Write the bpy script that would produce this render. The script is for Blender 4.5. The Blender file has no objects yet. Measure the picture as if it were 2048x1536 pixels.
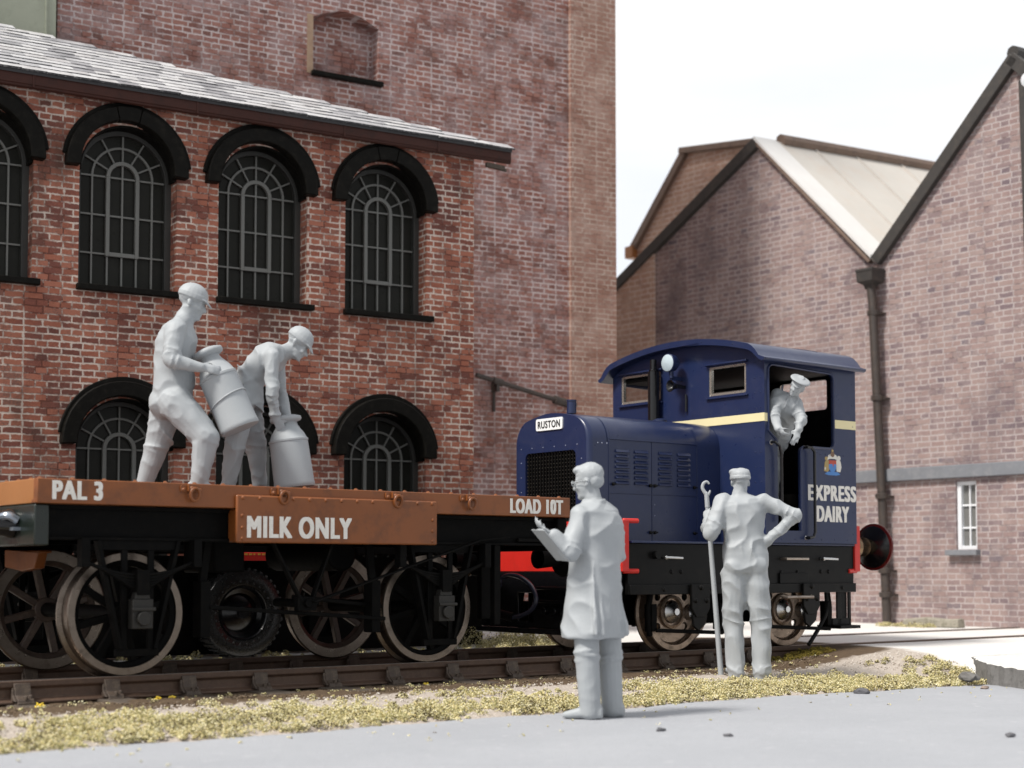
import bpy, bmesh, math, random
import numpy as np
from mathutils import Vector, Matrix, geometry

random.seed(7)
SC = bpy.context.scene
COL = SC.collection
R = math.radians
# ------------------------------------------------------------------ camera
cam = bpy.data.cameras.new('camera')
camo = bpy.data.objects.new('camera', cam)
COL.objects.link(camo)
camo.location = (0, 0, 1.0)
camo.rotation_euler = (R(93), 0, 0)
cam.sensor_width = 36
cam.lens = 3100 / 2048 * 36
cam.shift_y = 209.5 / 2048
cam.clip_start = 0.1
cam.clip_end = 2000
cam.dof.use_dof = True
cam.dof.focus_distance = 13.2
cam.dof.aperture_fstop = 1.15
SC.camera = camo
# ------------------------------------------------------------------ world, sun, exposure
SUN_EL, SUN_AZ = R(52), R(-38)      # azimuth of the light's origin, from behind the camera's left
sun_from = Vector((-math.cos(SUN_EL) * 0.80, -math.cos(SUN_EL) * 0.60, math.sin(SUN_EL)))
w = bpy.data.worlds.new('World')
SC.world = w
w.use_nodes = True
nt = w.node_tree
nt.nodes.clear()
out = nt.nodes.new('ShaderNodeOutputWorld')
bg = nt.nodes.new('ShaderNodeBackground')
sky = nt.nodes.new('ShaderNodeTexSky')
sky.sky_type = 'NISHITA'
sky.sun_disc = False
sky.sun_elevation = SUN_EL
sky.sun_rotation = math.atan2(sun_from.x, sun_from.y)
skm = nt.nodes.new('ShaderNodeVectorMath'); skm.operation = 'SCALE'; skm.inputs['Scale'].default_value = 0.1
tc = nt.nodes.new('ShaderNodeTexCoord')
mp = nt.nodes.new('ShaderNodeMapping'); mp.inputs['Scale'].default_value = (2.2, 2.2, 9.0)
nz = nt.nodes.new('ShaderNodeTexNoise'); nz.inputs['Scale'].default_value = 1.4; nz.inputs['Detail'].default_value = 5
rp = nt.nodes.new('ShaderNodeValToRGB')
rp.color_ramp.elements[0].position = 0.38; rp.color_ramp.elements[0].color = (0.90, 0.93, 0.99, 1)
rp.color_ramp.elements[1].position = 0.62; rp.color_ramp.elements[1].color = (1.03, 1.02, 1.0, 1)
mixc = nt.nodes.new('ShaderNodeMix'); mixc.data_type = 'RGBA'; mixc.inputs[0].default_value = 0.95
L = nt.links.new
L(sky.outputs[0], skm.inputs[0])
L(tc.outputs['Generated'], mp.inputs[0]); L(mp.outputs[0], nz.inputs['Vector']); L(nz.outputs['Fac'], rp.inputs[0])
L(skm.outputs[0], mixc.inputs[6]); L(rp.outputs[0], mixc.inputs[7])
# unseen sky behind the camera's right shoulder dimmed to darken faces turned there
vd = nt.nodes.new('ShaderNodeVectorMath'); vd.operation = 'DOT_PRODUCT'; vd.inputs[1].default_value = (0.66, -0.75, 0.0)
L(tc.outputs['Generated'], vd.inputs[0])
vr = nt.nodes.new('ShaderNodeMapRange'); vr.inputs[1].default_value = 0.1; vr.inputs[2].default_value = 0.9; vr.inputs[3].default_value = 1.0; vr.inputs[4].default_value = 0.6
L(vd.outputs['Value'], vr.inputs[0])
vs = nt.nodes.new('ShaderNodeVectorMath'); vs.operation = 'SCALE'
L(mixc.outputs[2], vs.inputs[0]); L(vr.outputs[0], vs.inputs['Scale'])
L(vs.outputs[0], bg.inputs[0]); bg.inputs[1].default_value = 0.67
L(bg.outputs[0], out.inputs[0])
sl = bpy.data.lights.new('sun', 'SUN'); sl.energy = 2.8; sl.angle = R(11); sl.color = (1.0, 0.95, 0.88)
so = bpy.data.objects.new('sun', sl); COL.objects.link(so)
so.rotation_euler = sun_from.to_track_quat('Z', 'Y').to_euler()
SC.view_settings.view_transform = 'Standard'
SC.view_settings.look = 'None'
SC.view_settings.exposure = 0.70
SC.view_settings.gamma = 1
SC.cycles.max_bounces = 6

# ------------------------------------------------------------------ materials
MATS = {}
def nodes(name):
    m = bpy.data.materials.new(name); m.use_nodes = True
    t = m.node_tree
    return m, t, t.nodes['Principled BSDF']
def nn(t, kind, **kw):
    n = t.nodes.new(kind)
    for k, v in kw.items():
        if hasattr(n, k): setattr(n, k, v)
        else: n.inputs[k.replace('_', ' ')].default_value = v
    return n
def pbr(name, col, rough=0.5, metal=0.0, var=0.15, scale=6.0, bump=0.0, bscale=60.0, dirt=None, dirt_amt=0.0, spec=0.5, coat=0.0):
    """paint or metal with uneven tone, uneven gloss and a fine grain; dirt = colour of blotchy weathering"""
    if name in MATS: return MATS[name]
    m, t, b = nodes(name)
    tc = nn(t, 'ShaderNodeTexCoord')
    n1 = nn(t, 'ShaderNodeTexNoise', Scale=scale, Detail=6.0, Roughness=0.65)
    t.links.new(tc.outputs['Object'], n1.inputs['Vector'])
    mx = nn(t, 'ShaderNodeMix', data_type='RGBA')
    c = Vector(col)
    mx.inputs[6].default_value = (*[max(0, x * (1 - var)) for x in c], 1)
    mx.inputs[7].default_value = (*[min(1, x * (1 + var)) for x in c], 1)
    t.links.new(n1.outputs['Fac'], mx.inputs[0])
    last = mx.outputs[2]
    if dirt is not None:
        n2 = nn(t, 'ShaderNodeTexNoise', Scale=scale * 1.7, Detail=8.0, Roughness=0.7)
        t.links.new(tc.outputs['Object'], n2.inputs['Vector'])
        r2 = nn(t, 'ShaderNodeMapRange'); r2.inputs[1].default_value = 0.5; r2.inputs[2].default_value = 0.72
        r2.inputs[3].default_value = 0; r2.inputs[4].default_value = dirt_amt
        t.links.new(n2.outputs['Fac'], r2.inputs[0])
        m2 = nn(t, 'ShaderNodeMix', data_type='RGBA'); m2.inputs[7].default_value = (*dirt, 1)
        t.links.new(r2.outputs[0], m2.inputs[0]); t.links.new(last, m2.inputs[6]); last = m2.outputs[2]
    t.links.new(last, b.inputs['Base Color'])
    rr = nn(t, 'ShaderNodeMapRange'); rr.inputs[3].default_value = max(0.03, rough - 0.09); rr.inputs[4].default_value = min(1, rough + 0.09)
    n3 = nn(t, 'ShaderNodeTexNoise', Scale=scale * 3.1, Detail=4.0)
    t.links.new(tc.outputs['Object'], n3.inputs['Vector'])
    t.links.new(n3.outputs['Fac'], rr.inputs[0]); t.links.new(rr.outputs[0], b.inputs['Roughness'])
    b.inputs['Metallic'].default_value = metal
    b.inputs['Specular IOR Level'].default_value = spec
    b.inputs['Coat Weight'].default_value = coat
    if bump:
        n4 = nn(t, 'ShaderNodeTexNoise', Scale=bscale, Detail=5.0)
        t.links.new(tc.outputs['Object'], n4.inputs['Vector'])
        bp = nn(t, 'ShaderNodeBump', Strength=bump, Distance=0.01)
        t.links.new(n4.outputs['Fac'], bp.inputs['Height']); t.links.new(bp.outputs[0], b.inputs['Normal'])
    MATS[name] = m
    return m

def brick(name, tones, mortar, course=0.0595, width=0.168, mort=0.0075, pale=0.45, stain=(0.05, 0.035, 0.025), stain_amt=0.5, bleach=None, bleach_amt=0.0, rough=0.85, squash=0.62, stain_scale=1.1):
    """brickwork in courses: each brick its own tone, mortar that comes and goes, damp stains"""
    m, t, b = nodes(name)
    lk = t.links.new
    tc = nn(t, 'ShaderNodeTexCoord')
    sp = nn(t, 'ShaderNodeSeparateXYZ'); lk(tc.outputs['Object'], sp.inputs[0])
    ad = nn(t, 'ShaderNodeMath', operation='ADD'); lk(sp.outputs[0], ad.inputs[0]); lk(sp.outputs[1], ad.inputs[1])
    cb = nn(t, 'ShaderNodeCombineXYZ'); lk(ad.outputs[0], cb.inputs[0]); lk(sp.outputs[2], cb.inputs[1])
    wob = nn(t, 'ShaderNodeTexNoise', Scale=9.0, Detail=3.0); lk(cb.outputs[0], wob.inputs['Vector'])
    ws = nn(t, 'ShaderNodeVectorMath', operation='SUBTRACT'); lk(wob.outputs['Color'], ws.inputs[0]); ws.inputs[1].default_value = (0.5, 0.5, 0.5)
    wm = nn(t, 'ShaderNodeVectorMath', operation='SCALE'); lk(ws.outputs[0], wm.inputs[0]); wm.inputs['Scale'].default_value = 0.02
    wa = nn(t, 'ShaderNodeVectorMath', operation='ADD'); lk(cb.outputs[0], wa.inputs[0]); lk(wm.outputs[0], wa.inputs[1])
    def bt(c1, c2, cm, ms):
        n = nn(t, 'ShaderNodeTexBrick'); n.offset = 0.5; n.squash = squash; n.squash_frequency = 2
        n.inputs['Scale'].default_value = 1; n.inputs['Mortar Size'].default_value = ms
        n.inputs['Brick Width'].default_value = width; n.inputs['Row Height'].default_value = course
        n.inputs['Mortar Smooth'].default_value = 0.35; n.inputs['Bias'].default_value = 0
        n.inputs['Color1'].default_value = (*c1, 1); n.inputs['Color2'].default_value = (*c2, 1); n.inputs['Mortar'].default_value = (*cm, 1)
        lk(wa.outputs[0], n.inputs['Vector'])
        return n
    bid = bt((0, 0, 0), (1, 1, 1), (0.5, 0.5, 0.5), mort)
    ramp = nn(t, 'ShaderNodeValToRGB'); ramp.color_ramp.interpolation = 'LINEAR'
    els = ramp.color_ramp.elements
    for i, c in enumerate(tones):
        p = i / (len(tones) - 1)
        e = els[0] if i == 0 else (els[-1] if i == len(tones) - 1 else els.new(p))
        e.position = p
        e.color = (*c, 1)
    # tone of the brick = its own random value pushed by a broad noise
    big = nn(t, 'ShaderNodeTexNoise', Scale=1.6, Detail=3.0); lk(cb.outputs[0], big.inputs['Vector'])
    fine = nn(t, 'ShaderNodeTexNoise', Scale=55.0, Detail=6.0, Roughness=0.7); lk(cb.outputs[0], fine.inputs['Vector'])
    s1 = nn(t, 'ShaderNodeMath', operation='MULTIPLY_ADD'); lk(big.outputs['Fac'], s1.inputs[0]); s1.inputs[1].default_value = 0.9; s1.inputs[2].default_value = -0.45
    sq = nn(t, 'ShaderNodeMath', operation='MULTIPLY_ADD'); lk(bid.outputs['Color'], sq.inputs[0]); sq.inputs[1].default_value = 0.7; sq.inputs[2].default_value = 0.15
    s2 = nn(t, 'ShaderNodeMath', operation='ADD'); lk(sq.outputs[0], s2.inputs[0]); lk(s1.outputs[0], s2.inputs[1])
    s3 = nn(t, 'ShaderNodeMath', operation='MULTIPLY_ADD'); lk(fine.outputs['Fac'], s3.inputs[0]); s3.inputs[1].default_value = 0.9; s3.inputs[2].default_value = -0.45
    s4 = nn(t, 'ShaderNodeMath', operation='ADD'); s4.use_clamp = True; lk(s2.outputs[0], s4.inputs[0]); lk(s3.outputs[0], s4.inputs[1])
    lk(s4.outputs[0], ramp.inputs[0])
    col = ramp.outputs[0]
    # mortar: pale only in patches
    mn = nn(t, 'ShaderNodeTexNoise', Scale=2.6, Detail=5.0, Roughness=0.75); lk(cb.outputs[0], mn.inputs['Vector'])
    mr = nn(t, 'ShaderNodeMapRange'); mr.inputs[1].default_value = 0.58 - pale * 0.3; mr.inputs[2].default_value = 0.72 - pale * 0.3
    lk(mn.outputs['Fac'], mr.inputs[0])
    jm = nn(t, 'ShaderNodeMix', data_type='RGBA'); lk(mr.outputs[0], jm.inputs[0]); jm.inputs[6].default_value = (*[x * .55 for x in tones[1]], 1); jm.inputs[7].default_value = (*mortar, 1)
    # joints swell and pinch: a second, wider joint shows only where the pointing is pale and ragged
    wide = bt((0, 0, 0), (0, 0, 0), (1, 1, 1), mort * 1.9)
    rag = nn(t, 'ShaderNodeTexNoise', Scale=21.0, Detail=4.0, Roughness=0.7); lk(cb.outputs[0], rag.inputs['Vector'])
    rg = nn(t, 'ShaderNodeMapRange'); rg.inputs[1].default_value = 0.5; rg.inputs[2].default_value = 0.62; lk(rag.outputs['Fac'], rg.inputs[0])
    w1 = nn(t, 'ShaderNodeMath', operation='MULTIPLY'); lk(rg.outputs[0], w1.inputs[0]); lk(mr.outputs[0], w1.inputs[1])
    w2 = nn(t, 'ShaderNodeMath', operation='MULTIPLY'); lk(w1.outputs[0], w2.inputs[0]); lk(wide.outputs['Fac'], w2.inputs[1])
    w3 = nn(t, 'ShaderNodeMath', operation='MAXIMUM'); lk(w2.outputs[0], w3.inputs[0]); lk(bid.outputs['Fac'], w3.inputs[1])
    fm = nn(t, 'ShaderNodeMath', operation='MULTIPLY'); lk(w3.outputs[0], fm.inputs[0]); fm.inputs[1].default_value = 0.85
    m1 = nn(t, 'ShaderNodeMix', data_type='RGBA'); lk(fm.outputs[0], m1.inputs[0]); lk(col, m1.inputs[6]); lk(jm.outputs[2], m1.inputs[7])
    col = m1.outputs[2]
    if bleach is not None:      # lime bloom spreading over bricks
        bn = nn(t, 'ShaderNodeTexNoise', Scale=2.2, Detail=9.0, Roughness=0.78); lk(cb.outputs[0], bn.inputs['Vector'])
        br = nn(t, 'ShaderNodeMapRange'); br.inputs[1].default_value = 0.46; br.inputs[2].default_value = 0.62; br.inputs[4].default_value = bleach_amt
        lk(bn.outputs['Fac'], br.inputs[0])
        m2 = nn(t, 'ShaderNodeMix', data_type='RGBA'); lk(br.outputs[0], m2.inputs[0]); lk(col, m2.inputs[6]); m2.inputs[7].default_value = (*bleach, 1)
        col = m2.outputs[2]
    # damp stains that run downwards
    mpn = nn(t, 'ShaderNodeMapping'); mpn.inputs['Scale'].default_value = (stain_scale * 1.6, stain_scale * 0.8, 1); lk(cb.outputs[0], mpn.inputs[0])
    sn = nn(t, 'ShaderNodeTexNoise', Scale=1.0, Detail=7.0, Roughness=0.68); lk(mpn.outputs[0], sn.inputs['Vector'])
    sr = nn(t, 'ShaderNodeMapRange'); sr.inputs[1].default_value = 0.52; sr.inputs[2].default_value = 0.72; sr.inputs[4].default_value = stain_amt
    lk(sn.outputs['Fac'], sr.inputs[0])
    m3 = nn(t, 'ShaderNodeMix', data_type='RGBA'); lk(sr.outputs[0], m3.inputs[0]); lk(col, m3.inputs[6]); m3.inputs[7].default_value = (*stain, 1)
    lk(m3.outputs[2], b.inputs['Base Color'])
    b.inputs['Roughness'].default_value = rough
    b.inputs['Specular IOR Level'].default_value = 0.25
    hb = nn(t, 'ShaderNodeMath', operation='MULTIPLY_ADD'); lk(bid.outputs['Fac'], hb.inputs[0]); hb.inputs[1].default_value = -1.0
    lk(fine.outputs['Fac'], hb.inputs[2])
    bp = nn(t, 'ShaderNodeBump', Strength=0.55, Distance=0.008); lk(hb.outputs[0], bp.inputs['Height']); lk(bp.outputs[0], b.inputs['Normal'])
    MATS[name] = m
    return m

def island_mat(name, cols, rough=0.9, trans=0.0):
    """foam or grit crumbs: each crumb a tone of its own"""
    m, t, b = nodes(name)
    g = nn(t, 'ShaderNodeNewGeometry'); r = nn(t, 'ShaderNodeValToRGB')
    els = r.color_ramp.elements
    for i, c in enumerate(cols):
        p = i / (len(cols) - 1)
        e = els[0] if i == 0 else (els[-1] if i == len(cols) - 1 else els.new(p))
        e.position = p; e.color = (*c, 1)
    tcn = nn(t, 'ShaderNodeTexCoord'); n = nn(t, 'ShaderNodeTexNoise', Scale=3.0, Detail=3.0)
    t.links.new(tcn.outputs['Object'], n.inputs['Vector'])
    a = nn(t, 'ShaderNodeMath', operation='MULTIPLY_ADD'); a.inputs[1].default_value = 1.3; a.inputs[2].default_value = -0.65
    t.links.new(n.outputs['Fac'], a.inputs[0])
    a2 = nn(t, 'ShaderNodeMath', operation='ADD'); a2.use_clamp = True
    t.links.new(g.outputs['Random Per Island'], a2.inputs[0]); t.links.new(a.outputs[0], a2.inputs[1])
    t.links.new(a2.outputs[0], r.inputs[0]); t.links.new(r.outputs[0], b.inputs['Base Color'])
    b.inputs['Roughness'].default_value = rough; b.inputs['Specular IOR Level'].default_value = 0.2
    MATS[name] = m
    return m

BLUE = pbr('navy_paint', (0.0125, 0.021, 0.066), 0.31, var=0.12, scale=3, bump=0.05, bscale=180, dirt=(0.05, 0.055, 0.09), dirt_amt=0.25)
BLACK = pbr('black_paint', (0.006, 0.006, 0.006), 0.36, var=0.3, scale=5, bump=0.08, bscale=120, dirt=(0.022, 0.019, 0.016), dirt_amt=0.35, spec=0.14)
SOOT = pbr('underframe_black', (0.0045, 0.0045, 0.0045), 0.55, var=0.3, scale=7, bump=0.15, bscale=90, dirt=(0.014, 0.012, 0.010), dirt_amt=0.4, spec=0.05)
GLOSSBLK = pbr('gloss_black', (0.005, 0.005, 0.006), 0.2, var=0.2, scale=8)
ORANGE = pbr('bauxite_paint', (0.205, 0.062, 0.0135), 0.42, var=0.16, scale=3.5, bump=0.08, bscale=150, dirt=(0.085, 0.030, 0.012), dirt_amt=0.7)
OCHRE = pbr('ochre_paint', (0.29, 0.115, 0.032), 0.5, var=0.14, scale=4, bump=0.06)
DECK = pbr('deck_boards', (0.16, 0.06, 0.03), 0.7, var=0.3, scale=9, bump=0.2, bscale=40)
RED = pbr('red_paint', (0.55, 0.022, 0.016), 0.35, var=0.12, scale=4, dirt=(0.2, 0.02, 0.015), dirt_amt=0.3)
REDGLOSS = pbr('red_gloss', (0.085, 0.007, 0.006), 0.16, var=0.25, scale=6)
CREAM = pbr('cream_line', (0.72, 0.64, 0.38), 0.5, var=0.06, scale=8)
WHITE = pbr('white_lettering', (0.74, 0.72, 0.68), 0.55, var=0.1, scale=25, dirt=(0.5, 0.45, 0.4), dirt_amt=0.4)
PLATEW = pbr('white_plate', (0.78, 0.80, 0.80), 0.45, var=0.05)
INK = pbr('black_lettering', (0.012, 0.012, 0.014), 0.5, var=0.1)
STEEL = pbr('worn_steel', (0.36, 0.31, 0.27), 0.34, metal=0.9, var=0.3, scale=9, bump=0.1, bscale=80, dirt=(0.06, 0.04, 0.03), dirt_amt=0.7)
BRIGHT = pbr('bright_steel', (0.62, 0.62, 0.62), 0.28, metal=1.0, var=0.1)
BRONZE = pbr('oily_bronze', (0.20, 0.13, 0.075), 0.2, metal=0.95, var=0.25, scale=8)
WHEELM = pbr('dirty_wheel', (0.07, 0.05, 0.04), 0.45, metal=0.35, var=0.4, scale=8, bump=0.15, bscale=70, dirt=(0.14, 0.1, 0.075), dirt_amt=0.6)
WHEELT = pbr('wheel_rim_steel', (0.17, 0.14, 0.115), 0.30, metal=0.92, var=0.3, scale=8, bump=0.12, bscale=90, dirt=(0.05, 0.035, 0.025), dirt_amt=0.6)
LOCOWHEEL = pbr('tan_wheel', (0.36, 0.28, 0.22), 0.30, metal=0.8, var=0.3, scale=8, bump=0.08, dirt=(0.05, 0.035, 0.025), dirt_amt=0.7)
RESIN = None
RAILM = pbr('rail_rust', (0.085, 0.050, 0.034), 0.6, var=0.35, scale=14, bump=0.25, bscale=70, dirt=(0.16, 0.1, 0.06), dirt_amt=0.5)
RAILTOP = pbr('rail_head', (0.25, 0.22, 0.2), 0.3, metal=0.8, var=0.3, scale=20)
CHAIRM = pbr('chair_iron', (0.07, 0.05, 0.038), 0.65, var=0.35, scale=20, bump=0.3, bscale=60, dirt=(0.17, 0.13, 0.09), dirt_amt=0.6)
TIMBER = pbr('sleeper_wood', (0.075, 0.058, 0.045), 0.85, var=0.4, scale=12, bump=0.4, bscale=35, dirt=(0.2, 0.16, 0.12), dirt_amt=0.5)
HOOD = pbr('black_stone', (0.0075, 0.007, 0.006), 0.5, var=0.35, scale=9, bump=0.25, bscale=60, dirt=(0.022, 0.020, 0.016), dirt_amt=0.6, spec=0.07)
# slates: each its own grey, streaked along the course
def slate_mat():
    m = island_mat('slate', [(.30, .30, .32), (.46, .46, .48), (.58, .58, .60), (.66, .66, .67), (.50, .49, .50)], rough=.5)
    t = m.node_tree; b = t.nodes['Principled BSDF']
    tc = nn(t, 'ShaderNodeTexCoord'); mp = nn(t, 'ShaderNodeMapping'); mp.inputs['Scale'].default_value = (5, 60, 60)
    n = nn(t, 'ShaderNodeTexNoise', Scale=1.0, Detail=6.0, Roughness=.75)
    t.links.new(tc.outputs['Object'], mp.inputs[0]); t.links.new(mp.outputs[0], n.inputs['Vector'])
    r = nn(t, 'ShaderNodeMapRange'); r.inputs[1].default_value = .35; r.inputs[2].default_value = .65; r.inputs[3].default_value = .55; r.inputs[4].default_value = 1.15
    t.links.new(n.outputs['Fac'], r.inputs[0])
    src = b.inputs['Base Color'].links[0].from_socket
    k = nn(t, 'ShaderNodeVectorMath', operation='SCALE'); t.links.new(src, k.inputs[0]); t.links.new(r.outputs[0], k.inputs['Scale']); t.links.new(k.outputs[0], b.inputs['Base Color'])
    return m
SLATE = slate_mat()
FRAMEM = pbr('grey_frame', (0.16, 0.162, 0.150), 0.55, var=0.1, scale=10)
FRAMED = pbr('dark_frame', (0.035, 0.035, 0.032), 0.55, var=0.1, scale=10)
GLASSD = pbr('dark_pane', (0.019, 0.019, 0.016), 0.3, var=0.35, scale=2.5, dirt=(0.026, 0.026, 0.022), dirt_amt=0.6, spec=0.12)
MAROON = pbr('maroon_board', (0.048, 0.016, 0.011), 0.55, var=0.25, scale=5, bump=0.15, bscale=50, dirt=(0.020, 0.011, 0.009), dirt_amt=0.6, spec=0.25)
SLATEE = pbr('slate_edge_shade', (0.045, 0.045, 0.05), 0.7, var=0.5, scale=20, dirt=(0.4, 0.4, 0.4), dirt_amt=0.8)  # dark lower edges paint in the shadow lines between slate courses
LEAD = pbr('dark_gap', (0.03, 0.03, 0.032), 0.7, var=0.3)
PIPEM = pbr('iron_pipe', (0.045, 0.036, 0.032), 0.5, var=0.3, scale=9, bump=0.2, bscale=60, dirt=(0.10, 0.07, 0.05), dirt_amt=0.6)
BANDM = pbr('cement_band', (0.17, 0.18, 0.20), 0.75, var=0.2, scale=5, bump=0.2, bscale=30, dirt=(0.3, 0.3, 0.3), dirt_amt=0.4)
BARGE = pbr('dark_barge', (0.035, 0.032, 0.030), 0.6, var=0.25, scale=6, dirt=(0.1, 0.08, 0.06), dirt_amt=0.4)
BARGEP = pbr('worn_barge', (0.16, 0.11, 0.085), 0.65, var=0.3, scale=6, dirt=(0.05, 0.04, 0.035), dirt_amt=0.6)
CAPW = pbr('white_capping', (0.62, 0.61, 0.60), 0.6, var=0.08, scale=4)
WINW = pbr('white_window', (0.72, 0.74, 0.77), 0.5, var=0.05)
PANEG = pbr('grey_pane', (0.16, 0.16, 0.155), 0.12, var=0.2, scale=3)
RENDERM = pbr('green_render', (0.36, 0.38, 0.30), 0.85, var=0.18, scale=2.2, bump=0.15, bscale=30, dirt=(0.15, 0.17, 0.12), dirt_amt=0.5)
RUBBER = pbr('tyre_rubber', (0.014, 0.014, 0.014), 0.25, var=0.3, scale=14, bump=0.15, bscale=70)
GREENP = pbr('dark_green_paint', (0.008, 0.013, 0.010), 0.3, var=0.2, scale=6)
STONEM = pbr('dark_stone', (0.10, 0.10, 0.11), 0.8, var=0.4, scale=25, bump=0.4, bscale=40)
GOLD = pbr('gold_paint', (0.6, 0.36, 0.06), 0.4, metal=0.3, var=0.1)
LAMPG = pbr('lamp_lens', (0.44, 0.52, 0.56), 0.25, var=0.08, scale=20)
# ------------------------------------------------------------------ frames: the track runs along S, N points away from the camera across it
_l = math.hypot(.783, .622)
U = (.783 / _l, .622 / _l); NV = (-U[1], U[0])
TRACK_ROT = math.atan2(U[1], U[0])
def toW(s, n): return (s * U[0] + n * NV[0], s * U[1] + n * NV[1])

OFF = {}
def finish(o, name, parent):
    if parent is not None:
        o.parent = parent
        OFF[o.name] = OFF.get(parent.name, Vector((0, 0, 0)))
    return o
def thing(name, label, cat, loc=(0, 0, 0), rz=0.0, off=(0, 0, 0), group=None, kind=None):
    o = bpy.data.objects.new(name, None); COL.objects.link(o)
    o.empty_display_size = 0.2
    o.location = loc; o.rotation_euler = (0, 0, rz)
    o['label'] = label; o['category'] = cat
    if group: o['group'] = group
    if kind: o['kind'] = kind
    OFF[o.name] = Vector(off)
    return o
def track_thing(name, label, cat, s, n, z, group=None):
    x, y = toW(s, n)
    return thing(name, label, cat, (x, y, z), TRACK_ROT, (s, n, z), group)
def tag(o, label, cat=None, group=None, kind=None):
    if label: o['label'] = label
    if cat: o['category'] = cat
    if group: o['group'] = group
    if kind: o['kind'] = kind
    return o
def link_mesh(name, verts, faces, mat, parent=None, smooth=True, angle=35, mats=None, mi=None):
    off = OFF.get(parent.name, Vector((0, 0, 0))) if parent is not None else Vector((0, 0, 0))
    me = bpy.data.meshes.new(name)
    me.from_pydata([(v[0] - off[0], v[1] - off[1], v[2] - off[2]) for v in verts], [], faces)
    bm = bmesh.new(); bm.from_mesh(me)
    bmesh.ops.recalc_face_normals(bm, faces=bm.faces)
    bm.to_mesh(me); bm.free()
    for q in (mats or [mat]): me.materials.append(q)
    if mi: me.polygons.foreach_set('material_index', mi)
    if smooth:
        me.shade_smooth()
        me.set_sharp_from_angle(angle=R(angle))
    o = bpy.data.objects.new(name, me); COL.objects.link(o)
    return finish(o, name, parent)

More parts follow.
